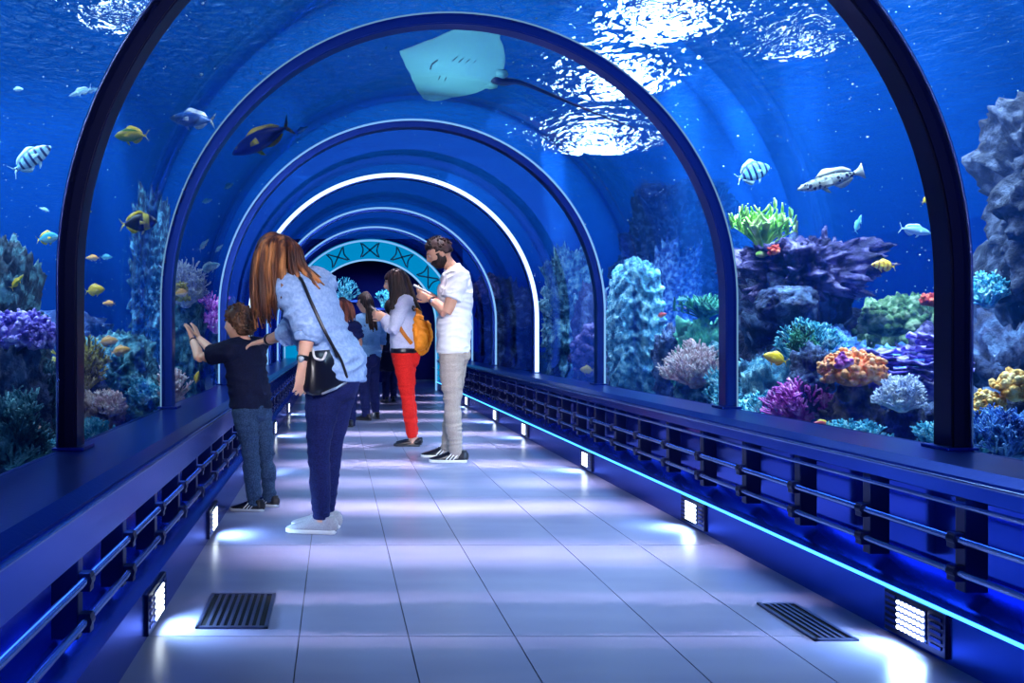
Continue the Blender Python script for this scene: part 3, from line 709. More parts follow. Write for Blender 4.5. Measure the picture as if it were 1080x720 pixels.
def fish(px, py, d, ln, ang, face, shape, bm_, fm, label, name='fish', tail='fork', yaw=0, sc_h=1., fins=True, group=None, fin_parts=True, dors=1.):
    """body length ln px (nose to tail tip), ang = tilt of the nose up in deg, face -1 nose to photo left, +1 right"""
    # keep it outside the tunnel shell
    Lm = ln * d / F
    for _ in range(60):
        p = at(px, py, d)
        out = p.z < TZ and (p.x < LX - .12 or p.x > RX + .12) or (p.z >= TZ and math.hypot(p.x - TX, p.z - TZ) > TR + .10 + Lm * .22)
        if out: break
        d += .1; Lm = ln * d / F
    S = SHAPES[shape]; xs_ = [s[0] for s in S]
    bm = new_bm(); seg = 16; rings = []
    n = 22
    for i in range(n):
        f = i / (n - 1) * (len(S) - 1); k = min(int(f), len(S) - 2); t = f - k; t2 = t
        a = [S[k][j] + (S[k + 1][j] - S[k][j]) * t2 for j in range(4)]
        rings.append([bm.verts.new((a[0], a[3] * math.sin(2 * PI * q / seg), a[2] + sc_h * a[1] * math.cos(2 * PI * q / seg))) for q in range(seg)])
    for r0, r1 in zip(rings, rings[1:]):
        for q in range(seg): bm.faces.new((r0[q], r1[q], r1[(q + 1) % seg], r0[(q + 1) % seg]))
    bm.faces.new(rings[0]); bm.faces.new(rings[-1][::-1])
    bmesh.ops.smooth_vert(bm, verts=[v for r in rings[1:-1] for v in r], factor=.5, use_axis_x=False, use_axis_y=True, use_axis_z=True)
    hs = lambda x: sc_h * float(np.interp(x, xs_[::-1], [s[1] for s in S][::-1]))
    def scale(bm):
        for v in bm.verts: v.co *= Lm
    if not fin_parts:
        pass
    root = None
    bmF = {}
    def part(nm): 
        b = new_bm(); bmF.setdefault(nm, []).append(b); return b
    xr = S[-1][0]
    b = part('tail_fin'); h0 = S[-1][1] * sc_h
    if tail == 'fork': wave_fin(b, [(xr + .02, h0), (xr - .05, h0 * 1.3), (-.50, .17)], [(xr + .02, 0), (xr - .03, 0), (-.43, .02), (-.46, .09), (-.505, .165)], 5); b2 = part('tail_fin'); wave_fin(b2, [(xr + .02, -h0), (xr - .05, -h0 * 1.3), (-.50, -.17)], [(xr + .02, 0), (xr - .03, 0), (-.43, -.02), (-.46, -.09), (-.505, -.165)], 5)
    elif tail == 'fan': wave_fin(b, [(xr + .02, h0), (xr - .06, h0 * 1.8), (-.5, .12)], [(xr + .02, -h0), (xr - .06, -h0 * 1.8), (-.5, -.12)], 5)
    b = part('dorsal_fin')
    X = [.22, .1, -.05, -.2, -.3]
    wave_fin(b, [(x, hs(x) * .9) for x in X], [(x - .03, hs(x) * 1.0 + dors * (.075 if i in (1, 2, 3) else .02) * (1.2 if i == 1 else 1)) for i, x in enumerate(X)], 4, .006)
    b = part('anal_fin')
    X = [-.02, -.1, -.2, -.3]
    wave_fin(b, [(x, -hs(x) * .9) for x in X], [(x - .03, -hs(x) - dors * (.07 if i in (1, 2) else .015)) for i, x in enumerate(X)], 4, .006)
    b = part('pelvic_fin'); wave_fin(b, [(.16, -hs(.16) * .9), (.08, -hs(.08) * .95)], [(.10, -hs(.12) - .06), (.04, -hs(.08) - .09)], 4, .006)
    for s in (-1, 1):
        b = part('pectoral_fin'); wave_fin(b, [(.2, .0), (.2, -.05)], [(.06, .03), (.05, -.07)], 5, .005)
        bmesh.ops.transform(b, matrix=Matrix.Translation((.2, s * .085 * 1, 0)) @ Matrix.Rotation(s * R(-24), 4, 'Z') @ Matrix.Translation((-.2, 0, 0)), verts=b.verts[:])
    if not (fins and fin_parts):       # a few pixels: fins are one with the body
        for nm, L_ in bmF.items():
            for b in L_:
                me = bpy.data.meshes.new('t'); b.to_mesh(me); b.free(); bm.from_mesh(me); bpy.data.meshes.remove(me)
    for v in bm.verts: v.co *= 1
    root = obj(name, bm, bm_)
    if fins and fin_parts:
        for nm, L_ in bmF.items():
            for b in L_: obj(nm, b, fm, root)
    ex = .40; ew = float(np.interp(ex, xs_[::-1], [s[3] for s in S][::-1]))
    for s in (-1, 1):
        b = new_bm(); ball(b, (ex, s * ew * .80, .035), .022, 2, (1, .6, 1)); e = obj('eye', b, EYE_W if fin_parts else EYE_B, root)
        if fin_parts:
            b = new_bm(); ball(b, (ex + .003, s * (ew * .80 + .008), .035), .014, 2, (1, .6, 1)); obj('pupil', b, EYE_B, e)
    root.scale = (Lm,) * 3
    # nose +x; face -1 turns it round; tilt lifts the nose; yaw turns it away from the viewer
    rz = 0 if face > 0 else PI
    q = Quaternion((0, 0, 1), rz + R(yaw) * (1 if face > 0 else -1)) @ Quaternion((0, 1, 0), -R(ang))
    root.rotation_mode = 'QUATERNION'; root.rotation_quaternion = q
    root.location = at(px, py, d)
    return tag(root, label, 'fish', group or 'fish around the tunnel')
YEL = fish_mat('fish_yellow', (.95, .62, .02), (1, .80, .10)); YF = mat('fin_yellow', (.95, .70, .05), .4)
ORA = fish_mat('fish_orange', (.95, .45, .08), (1, .75, .55)); OF = mat('fin_orange', (1, .6, .25), .4)
PAL = fish_mat('fish_pale', (.25, .60, .85), (.65, .88, .98)); PF = mat('fin_pale', (.55, .85, .95), .4)
BLU = fish_mat('fish_blue', (.02, .10, .42), (.20, .42, .85)); BF = mat('fin_white', (.75, .88, .98), .4)
NAV = fish_mat('fish_navy', (.006, .015, .12), (.03, .08, .35)); 
GRN = fish_mat('fish_green', (.85, .65, .05), (.25, .55, .10), (.10, .30, .05), 'band')
BLK = fish_mat('fish_black', (.006, .008, .02), (.02, .03, .06), (.95, .80, .05), 'bars', 7.0)
STR = fish_mat('fish_striped', (.25, .62, .88), (.55, .85, .98), (.02, .05, .20), 'bars', 46.)
BTR = fish_mat('fish_butterfly', (.20, .65, .85), (.45, .85, .95), (.01, .03, .15), 'bars', 40.)
LEO = fish_mat('fish_spotted', (.22, .24, .22), (.60, .58, .48), (.012, .012, .02), 'spots', 17.)
YST = fish_mat('fish_banded', (.95, .55, .05), (1, .85, .2), (.55, .25, .03), 'bars', 34.)
CYA = fish_mat('fish_cyan', (.05, .45, .65), (.40, .85, .95)); CF = mat('fin_cyan', (.35, .8, .9), .4)
REDF = fish_mat('fish_red', (.75, .08, .10), (.95, .35, .25)); RF = mat('fin_red', (.8, .2, .15), .4)
# left tank
fish(33, 168, 5.0, 50, 34, 1, 'reef', STR, PF, 'pale blue fish with dark bars, nose up, at the far left', 'striped_fish')
fish(85, 97, 6.0, 26, -20, -1, 'slim', PAL, PF, 'small pale blue fish left of the nearest arch, high up')
fish(98, 95, 6.6, 16, 15, 1, 'slim', PAL, PF, 'tiny pale fish half behind the nearest arch, high up', fin_parts=False)
fish(139, 143, 5.6, 36, 0, -1, 'tang', GRN, YF, 'green and yellow oval fish between the first two arches', 'reef_fish', sc_h=.8)
fish(203, 126, 6.0, 48, 4, -1, 'tuna', BLU, BF, 'blue fish with white edged fins beside the second arch', 'blue_fish', sc_h=1.15)
fish(276, 147, 6.8, 70, -26, -1, 'tuna', NAV, YF, 'large dark navy fish with a yellow tail inside the second arch', 'navy_fish', sc_h=1.1, dors=.6)
fish(146, 235, 5.8, 40, 6, 1, 'tang', BLK, YF, 'black fish with bright yellow fins and bars', 'black_yellow_fish', sc_h=.95)
fish(100, 306, 5.6, 21, 8, 1, 'tang', YEL, YF, 'yellow fish swimming above the teal mound, alone', 'yellow_tang')
fish(115, 320, 5.7, 14, 0, -1, 'reef', ORA, OF, 'small orange fish just below the lone yellow fish', fin_parts=False)
fish(114, 360, 5.6, 22, 8, 1, 'tang', ORA, OF, 'orange fish above the teal mound, left one of the pair', 'orange_fish', sc_h=.8)
fish(127, 370, 5.4, 22, 12, 1, 'tang', ORA, OF, 'orange fish above the teal mound, lower right one of the pair', 'orange_fish', sc_h=.8)
fish(98, 272, 6.2, 15, 0, -1, 'reef', ORA, OF, 'small whitish orange fish left of a small blue fish', fin_parts=False)
fish(112, 271, 6.2, 13, 0, 1, 'reef', CYA, CF, 'small cyan fish right of the whitish orange fish', fin_parts=False)
fish(50, 251, 5.0, 24, 10, 1, 'tang', CYA, YF, 'teal and yellow fish partly behind the nearest arch', 'reef_fish')
fish(80, 251, 5.0, 20, -4, 1, 'slim', YEL, YF, 'slim yellow fish just right of the nearest arch')
fish(18, 297, 4.2, 20, 48, 1, 'slim', GRN, YF, 'slim green-yellow fish in front of the rock at the left edge')
fish(192, 309, 7.0, 15, -10, -1, 'tang', ORA, OF, 'yellow-orange fish by the pale coral cluster', fin_parts=False)
fish(221, 282, 8.0, 23, 18, 1, 'reef', PAL, PF, 'pale white-blue fish right of the second arch', 'pale_fish')
fish(208, 398, 6.2, 14, 78, 1, 'reef', YEL, YF, 'small yellow fish swimming upright below the boy\'s hand', fin_parts=False)
fish(218, 212, 8.0, 12, 15, 1, 'reef', CYA, CF, 'tiny cyan fish left of the third arch, lower of the high pair', fin_parts=False)
fish(241, 196, 8.0, 12, 30, 1, 'reef', CYA, CF, 'tiny cyan fish left of the third arch, upper of the high pair', fin_parts=False)
fish(215, 258, 7.6, 16, 50, 1, 'slim', PAL, PF, 'slim pale fish rising beside the third arch', fin_parts=False)
fish(231, 262, 8.2, 12, 45, 1, 'slim', PAL, PF, 'tiny white fish beside the third arch', fin_parts=False)
fish(318, 137, 7.6, 16, 30, 1, 'slim', CYA, CF, 'slim cyan fish right of the yellow-tailed navy fish', fin_parts=False)
fish(19, 94, 6.0, 11, 0, 1, 'reef', PAL, PF, 'tiny pale blue fish alone in the upper left', fin_parts=False)
fish(47, 221, 6.0, 12, 20, -1, 'slim', PAL, PF, 'tiny pale fish left of the nearest arch at mid height', fin_parts=False)
fish(90, 222, 6.0, 14, -10, 1, 'slim', YEL, YF, 'tiny pale yellow fish right of the nearest arch at mid height', fin_parts=False)
# right tank
fish(619, 390, 9.0, 15, 6, -1, 'tang', YEL, YF, 'small yellow tang in front of the dark cave rock', 'yellow_tang')
fish(698, 332, 7.4, 11, 15, 1, 'reef', REDF, RF, 'tiny red fish left of the mossy rock', fin_parts=False)
fish(720, 316, 7.6, 14, 0, -1, 'slim', CYA, CF, 'tiny cyan fish above the mossy rock', fin_parts=False)
fish(794, 182, 6.0, 38, 22, 1, 'tang', BTR, PF, 'cyan butterflyfish with dark bars right of the second arch', 'butterflyfish', dors=1.5)
fish(876, 190, 5.4, 72, -16, -1, 'slim', LEO, mat('fin_spotted', (.4, .39, .35), .4), 'long spotted cream fish with dark blotches', 'spotted_fish', sc_h=.95, tail='fan')
fish(978, 210, 5.0, 15, 35, 1, 'reef', YEL, YF, 'small yellow fish left of the nearest arch, high up', fin_parts=False)
fish(905, 236, 6.0, 20, 70, 1, 'slim', CYA, CF, 'slim cyan fish swimming upright below the spotted fish')
fish(965, 243, 5.0, 34, -10, 1, 'reef', PAL, PF, 'light blue fish left of the nearest arch', 'pale_fish', sc_h=.75)

fish(932, 280, 5.0, 26, 6, -1, 'tang', YST, YF, 'yellow fish with orange bars above the mossy mound', 'banded_fish', sc_h=.75)
fish(818, 378, 4.9, 27, 18, -1, 'tang', YEL, YF, 'bright yellow tang in front of the pale teal rock', 'yellow_tang', sc_h=.85)
fish(906, 312, 6.0, 13, 80, 1, 'slim', CYA, CF, 'tiny cyan fish upright beside the mossy mound', fin_parts=False)
fish(1001, 314, 5.0, 24, 10, -1, 'slim', CYA, OF, 'slim turquoise fish by the red encrusting coral', fin_parts=True)
fish(998, 353, 4.4, 11, 80, 1, 'reef', REDF, RF, 'tiny red-orange fish in front of the violet reef wall', fin_parts=False)
fish(866, 447, 4.2, 20, -5, -1, 'reef', REDF, YF, 'red and yellow fish just above the right ledge')
# stingray overhead
V_ = Vector
def stingray():
    d = 6.1; c = at(486, 73, d)
    bm = new_bm(); nu, nv = 36, 28
    # outline of the disc in its own plane: x forward, y to the sides, thin in z
    def prof(a):      # radius by angle from the nose: pointed nose, wing tips at +-85 deg
        a = abs(a)
        pts = [(0, .49), (.2, .42), (.55, .36), (.95, .365), (1.3, .42), (1.52, .485), (1.68, .46), (1.9, .35), (2.3, .32), (2.7, .31), (PI, .31)]
        return float(np.interp(a, [p[0] for p in pts], [p[1] for p in pts]))
    top, bot = [], []
    for j in range(nv + 1):
        f = j / nv; T_, B_ = [], []
        for i in range(nu * 2):
            a = -PI + PI * i / nu; r = prof(a) * f
            x, y = r * math.cos(a), r * math.sin(a)
            th = .065 * max(0, 1 - (f ** 1.6)) * math.exp(-(y / .28) ** 2) + .012 * (1 - f * .8)
            z = .30 * abs(y) ** 1.8 + .05 * math.sin(y * 6 + .5) * abs(y)
            T_.append(bm.verts.new((x, y, z + th))); B_.append(bm.verts.new((x, y, z - th * .55)))
        top.append(T_); bot.append(B_)
    n2 = nu * 2
    for A, flip in ((top, 0), (bot, 1)):
        for r0, r1 in zip(A, A[1:]):
            for i in range(n2):
                q = (r0[i], r1[i], r1[(i + 1) % n2], r0[(i + 1) % n2]); bm.faces.new(q if not flip else q[::-1])
    for i in range(n2): bm.faces.new((top[-1][i], bot[-1][i], bot[-1][(i + 1) % n2], top[-1][(i + 1) % n2]))
    bmesh.ops.remove_doubles(bm, verts=bm.verts[:], dist=.0004)
    bmesh.ops.recalc_face_normals(bm, faces=bm.faces[:])
    # grey back, pale belly
    m = bpy.data.materials.new('ray_skin'); nt, N, L = nodes(m)
    out = N.new('ShaderNodeOutputMaterial'); b = N.new('ShaderNodeBsdfPrincipled'); L.new(b.outputs[0], out.inputs[0]); b.inputs['Roughness'].default_value = .4
    tc = N.new('ShaderNodeTexCoord'); sx = N.new('ShaderNodeSeparateXYZ'); L.new(tc.outputs['Normal'], sx.inputs[0])
    r = ramp(N, [(.45, (.22, .58, .64)), (.60, (.03, .06, .16))]); mr = N.new('ShaderNodeMapRange'); mr.inputs['From Min'].default_value = -1; mr.inputs['From Max'].default_value = 1
    L.new(sx.outputs[2], mr.inputs[0]); L.new(mr.outputs[0], r.inputs[0]); L.new(r.outputs[0], b.inputs['Base Color'])
    root = obj('stingray', bm, m); root.location = c
    tag(root, 'pale-bellied stingray with a long whip tail gliding over the tunnel', 'stingray')
    # orient: nose to photo left and a little down, belly tipped to the viewer, wing up-right
    S_ = 1.0
    tipL = at(433, 60, d) ; 
    # nose points to the photo's left and towards the viewer; one wing up and away, belly tipped to the viewer
    xax = Vector((-.97, -.375, .15)).normalized()
    yv = Vector((.384, -.86, .34)); yv = (yv - xax * yv.dot(xax)).normalized()          # upper wing, tipped to the viewer
    zv = xax.cross(yv)
    root.rotation_mode = 'QUATERNION'; root.rotation_quaternion = Matrix((xax, yv, zv)).transposed().to_quaternion()
    inv = Matrix((xax, yv, zv))
    def loc(px, py, dd): return inv @ (at(px, py, dd) - c)
    bm = new_bm(); p = smooth_path([V_((-.29, 0, .012)), V_((-.37, 0, .006)), loc(552, 88, d + .2), loc(600, 108, d + .4), loc(640, 124, d + .55), loc(672, 136, d + .7)], 6)
    loft(bm, p, lerp_list([.045, .032, .016, .010, .006, .003], len(p)), seg=8)
    obj('tail', bm, mat('ray_tail', (.02, .04, .12), .4), root)
    dkm = mat('ray_mark', (.03, .08, .12), .5)
    for x0, y0, w_ in ((.12, .10, .05), (.12, -.10, .05), (.22, .0, .06)):
        bm = new_bm()
        if w_ == .06: loft(bm, smooth_path([(x0, -.05, -.030), (x0 + .015, 0, -.033), (x0, .05, -.030)], 4), [.006] * 9, seg=6); obj('mouth', bm, dkm, root)
        else:
            for k in range(4): 
                loft(bm, [(x0 - .05 * k, y0 * .9, -.033 + .005 * k), (x0 - .05 * k - .012, y0 * 1.35, -.027 + .004 * k)], [.004, .003], seg=6)
            obj('gill_slit', bm, dkm, root)
    for s in (-1, 1):
        bm = new_bm(); wp = [(-.25, .03 * s), (-.335, .035 * s), (-.35, .075 * s), (-.31, .11 * s), (-.24, .10 * s)]
        a = [bm.verts.new((x, y, .012)) for x, y in wp]; b_ = [bm.verts.new((x, y, -.006)) for x, y in wp]
        bm.faces.new(a); bm.faces.new(b_[::-1])
        for i in range(5): bm.faces.new((a[i], b_[i], b_[(i + 1) % 5], a[(i + 1) % 5]))
        bmesh.ops.recalc_face_normals(bm, faces=bm.faces[:]); obj('pelvic_fin', bm, m, root)
        bm = new_bm(); ball(bm, (.27, .085 * s, .055), .018, 2); obj('eye', bm, EYE_B, root)
stingray()
# ================================================================== people
def union(name, bm, m, parent=None, vox=.006, smooth=3, wrinkle=0., wf=(7, 7, 17), loc=None, mats=None, seed=0):
    """melt overlapping lofts into one continuous skin"""
    o = obj(name, bm, m, mats=mats)
    r = o.modifiers.new('r', 'REMESH'); r.mode = 'VOXEL'; r.voxel_size = vox; r.use_smooth_shade = True
    if smooth: s = o.modifiers.new('s', 'SMOOTH'); s.factor = .5; s.iterations = smooth
    dg = bpy.context.evaluated_depsgraph_get()
    me = bpy.data.meshes.new_from_object(o.evaluated_get(dg)); old = o.data
    o.modifiers.clear(); o.data = me; bpy.data.meshes.remove(old); me.name = name
    if wrinkle:
        n = len(me.vertices); co = np.empty(n * 3); no = np.empty(n * 3)
        me.vertices.foreach_get('co', co); me.vertices.foreach_get('normal', no); co = co.reshape(-1, 3); no = no.reshape(-1, 3)
        q = co * np.array(wf) + seed
        q = q + .6 * np.c_[pnoise(q * .5 + 9), pnoise(q * .5 + 31), pnoise(q * .5 + 57)]
        h = .9 * (1 - np.abs(pnoise(q)) * 2.4) + .5 * pnoise(q * .45 + 5)
        me.vertices.foreach_set('co', (co + no * (1.6 * wrinkle * (h - .2))[:, None]).ravel())
    me.polygons.foreach_set('use_smooth', [True] * len(me.polygons))
    if parent: o.parent = parent
    if loc is not None: o.location = loc
    return o
def fab(name, a, b, rough=.8, scale=140, bump=.06, bs=160, **k): return mat(name, a, rough, c2=b, scale=scale, bump=bump, bscale=bs, spec=.2, **k)
SKIN = mat('skin', (.58, .30, .20), .5, sss=.12); SKINB = mat('skin_light', (.70, .40, .29), .5, sss=.12)
def hair_mat(name, a, b, c):
    return mat(name, a, .5, c2=b, c3=c, scale=26, detail=3, stretch=(1, 1, .12), bump=.2, bscale=60, spec=.35)
HAIR_BR = hair_mat('hair_auburn', (.022, .007, .006), (.10, .030, .014), (.44, .17, .055))
HAIR_DK = hair_mat('hair_dark', (.004, .002, .002), (.014, .006, .006), (.045, .018, .016))
HAIR_BOY = hair_mat('hair_brown', (.018, .008, .005), (.07, .030, .015), (.18, .08, .04))
BLACK = mat('black_leather', (.004, .004, .008), .3)
WHITE_RUB = mat('white_rubber', (.80, .80, .84), .5)

def head_mesh(bm, c, f, up, s=1., male=False):
    """face with brow, eyes, nose, lips, chin and ears; f = gaze, up = crown"""
    f = f.normalized(); l = up.cross(f).normalized(); u = f.cross(l)
    M = Matrix((f, l, u)).transposed()
    res = bmesh.ops.create_icosphere(bm, subdivisions=4, radius=1)
    g = lambda q, y, z, w, h: math.exp(-((q.y - y) / w) ** 2 - ((q.z - z) / h) ** 2)
    for v in res['verts']:
        d = v.co.normalized()
        p = Vector((d.x * .094, d.y * .073, d.z * .112))
        if p.z < 0:                                                   # jaw narrows, face stays forward
            t = -p.z / .112; p.y *= 1 - .30 * t * t; p.x *= (1 - .12 * t) if p.x > 0 else (1 - .35 * t)
        if d.x > .2:
            p.x += .026 * g(p, 0, -.018, .011, .017) + .012 * g(p, 0, .004, .010, .022)        # nose
            p.x -= .010 * (g(p, .031, .010, .014, .011) + g(p, -.031, .010, .014, .011))      # eye hollows
            p.x += .006 * g(p, 0, .034, .05, .010)                                            # brow
            p.x += .008 * g(p, 0, -.053, .018, .006) + .006 * g(p, 0, -.067, .016, .006)       # lips
            p.x -= .004 * g(p, 0, -.060, .02, .003)
            p.x += (.014 if male else .010) * g(p, 0, -.092, .024, .014)                      # chin
        v.co = c + M @ (p * s)
    for sd in (-1, 1):
        ball(bm, c + M @ (Vector((-.008, sd * .072, -.008)) * s), .028 * s, 2, (.55, .3, 1.0), M)
    return M
def eyes(root, c, M, s=1.):
    for sd in (-1, 1):
        b = new_bm(); ball(b, c + M @ (Vector((.0765, sd * .030, .010)) * s), .0098 * s, 2); e = obj('eye', b, mat('eye_white', (.45, .43, .42), .3), root)
        b = new_bm(); ball(b, c + M @ (Vector((.0828, sd * .030, .010)) * s), .0055 * s, 2); obj('iris', b, EYE_B, e)
        b = new_bm(); loft(b, smooth_path([c + M @ (Vector((.088, sd * .016, .030)) * s), c + M @ (Vector((.092, sd * .030, .034)) * s), c + M @ (Vector((.080, sd * .047, .030)) * s)], 3), [.0035 * s] * 7, seg=6); obj('eyebrow', b, HAIR_DK, root)
def hair_cap(bm, c, M, s=1., vol=1.10, line=.045, back=-.085, short=False, seed=0):
    res = bmesh.ops.create_icosphere(bm, subdivisions=4, radius=1)
    for v in res['verts']:
        d = v.co.normalized(); p = Vector((d.x * .098, d.y * .079, d.z * .116)) * vol
        # keep the face and neck free: sink those points under the skin
        z_edge = line if p.x > .03 else (line + (back - line) * min(1, (.03 - p.x) / .075))
        if abs(p.y) > .05 and -.03 < p.x <= .03: z_edge = min(z_edge, .0 if not short else .012)
        k = 1.
        if p.z < z_edge: k = .70
        else:
            k = 1 + .05 * noise.noise(Vector((d.x * 5, d.y * 5, d.z * 2.5)) + Vector((seed, 0, 0))) + (.045 * noise.noise(d * 13) if short else .015 * noise.noise(Vector((d.x * 22, d.y * 22, d.z * 5))))
        p.z += .006
        v.co = c + M @ (p * k * s)
def locks(bm, guides, n, r, rg, spread, seg=6):
    """hair strands that follow guide curves; guides = list of point lists, jittered across"""
    for gd in guides:
        base = smooth_path(gd, 5); m = len(base)
        for i in range(n):
            j0 = Vector((rg.gauss(0, 1), rg.gauss(0, 1), rg.gauss(0, .5))) * spread; j1 = j0 + Vector((rg.gauss(0, 1), rg.gauss(0, 1), rg.gauss(0, .8))) * spread * .8
            end = rg.uniform(.86, 1.0); k = max(4, int(m * end)); rr = r * rg.uniform(.7, 1.3)
            pts = [p + j0.lerp(j1, q / (m - 1)) * (.35 + .65 * q / (m - 1)) for q, p in enumerate(base[:k])]
            loft(bm, pts, [rr * (.6 + .6 * math.sin(PI * min(1, q / (k - 1) * .8 + .1))) * (1 if q < k - 2 else .55) for q in range(k)], seg=seg, caps=False)
def hand(bm, wr, dr, nrm, s=1., curl=25., thumb=1, spread=1., fist=0.):
    """palm, four fingers and a thumb; dr = along the hand, nrm = out of the palm, thumb = +1/-1 side"""
    dr = dr.normalized(); nrm = (nrm - dr * nrm.dot(dr)).normalized(); ac = dr.cross(nrm) * thumb
    kn = wr + dr * .085 * s
    loft(bm, [wr - dr * .02 * s, wr + dr * .02 * s, wr + dr * .055 * s, kn], [(.024 * s, .018 * s), (.032 * s, .016 * s), (.039 * s, .0145 * s), (.037 * s, .012 * s)], nrm, 10)
    for i, (o_, L_) in enumerate(((.030, .068), (.0105, .077), (-.0095, .072), (-.029, .056))):
        p = kn + ac * o_ * s - dr * .006 * s; q = dr.copy(); q = (q + ac * o_ * 5 * spread * .9).normalized(); P = [p]
        ax = q.cross(nrm)
        for k, f in enumerate((.45, .31, .24)):
            q = Quaternion(ax, R(curl * (.6 + .35 * k) * (1 + .08 * i))) @ q; p = p + q * L_ * f * s; P.append(p)
        loft(bm, P, [.0092 * s, .0085 * s, .0078 * s, .0066 * s], nrm, 8)
    p = wr + dr * .022 * s + ac * .026 * s; q = (dr * .75 + ac * .75 + nrm * .25).normalized()
    loft(bm, [p, p + q * .030 * s, p + q * .048 * s + dr * .012 * s, p + q * .055 * s + dr * .034 * s], [.012 * s, .011 * s, .0095 * s, .0075 * s], nrm, 8)
def shoe(root, ank, dr, L_, up, so, h=.0, name='shoe', laces=True, stripes=None, low=False, col=None):
    """ankle point on the ground plane below; dr = pointing of the toes"""
    dr = Vector((dr[0], dr[1], 0)).normalized(); ac = Vector((-dr.y, dr.x, 0)); g = Vector((ank.x, ank.y, h)); s = L_ / .27
    P = lambda a, c, z: g + dr * a * s + ac * c * s + Vector((0, 0, z * s))
    bm = new_bm()
    st = [(-.072, .024, .042, .056), (-.055, .034, .044, .072 if not low else .045), (-.01, .036, .044, .076 if not low else .03), (.04, .038, .042, .066 if not low else .026), (.09, .043, .033, .042 if not low else .034), (.135, .043, .026, .031 if not low else .026), (.17, .033, .021, .023 if not low else .020), (.188, .016, .019, .016)]
    pts = [P(a, 0, max(z, .018) ) for a, w, z, hh in st]
    loft(bm, pts, [(w * s, hh * s * .72) for a, w, z, hh in st], Vector((0, 0, 1)), 14)
    if not low: loft(bm, [P(-.035, 0, .05), P(-.035, 0, .092)], [(.036 * s, .046 * s), (.036 * s, .046 * s)], dr, 12, caps=False)
    for v in bm.verts: v.co.z = max(v.co.z, h + .012 * s)
    o = union(name, bm, up, root, .005, 2)
    bm = new_bm(); ol = [(-.078, .020), (-.06, .036), (-.01, .038), (.04, .040), (.09, .047), (.135, .047), (.175, .036), (.196, .014)]
    ring = [(a, w) for a, w in ol] + [(a, -w) for a, w in ol[::-1]]
    rows = [[bm.verts.new(P(a * (1 + e * .01), w * e, z)) for a, w in ring] for e, z in ((.96, .001), (1.01, .005), (1.01, .016), (.97, .021))]
    n = len(ring)
    for r0, r1 in zip(rows, rows[1:]):
        for k in range(n): bm.faces.new((r0[k], r0[(k + 1) % n], r1[(k + 1) % n], r1[k]))
    bm.faces.new(rows[0][::-1]); bm.faces.new(rows[-1]); bmesh.ops.recalc_face_normals(bm, faces=bm.faces[:])
    obj('sole', bm, so, o)
    if laces:
        bm = new_bm()
        for k in range(4):
            a = .030 + k * .018; z = .094 - k * .010
            loft(bm, smooth_path([P(a, -.024, z - .012), P(a + .004, 0, z), P(a, .024, z - .012)], 3), [.0035 * s] * 7, seg=6)
        obj('laces', bm, WHITE_RUB if stripes else mat('lace_grey', (.5, .5, .56), .7), o)
    if stripes:
        for sd in (-1, 1):
            for k in range(3):
                bm = new_bm(); a = -.002 + k * .026
                loft(bm, [P(a - .012, sd * .034, .066), P(a + .006, sd * .041, .045), P(a + .024, sd * .043, .026)], [(.0045 * s, .006 * s)] * 3, ac, 6); obj('stripe', bm, stripes, o)
    return o
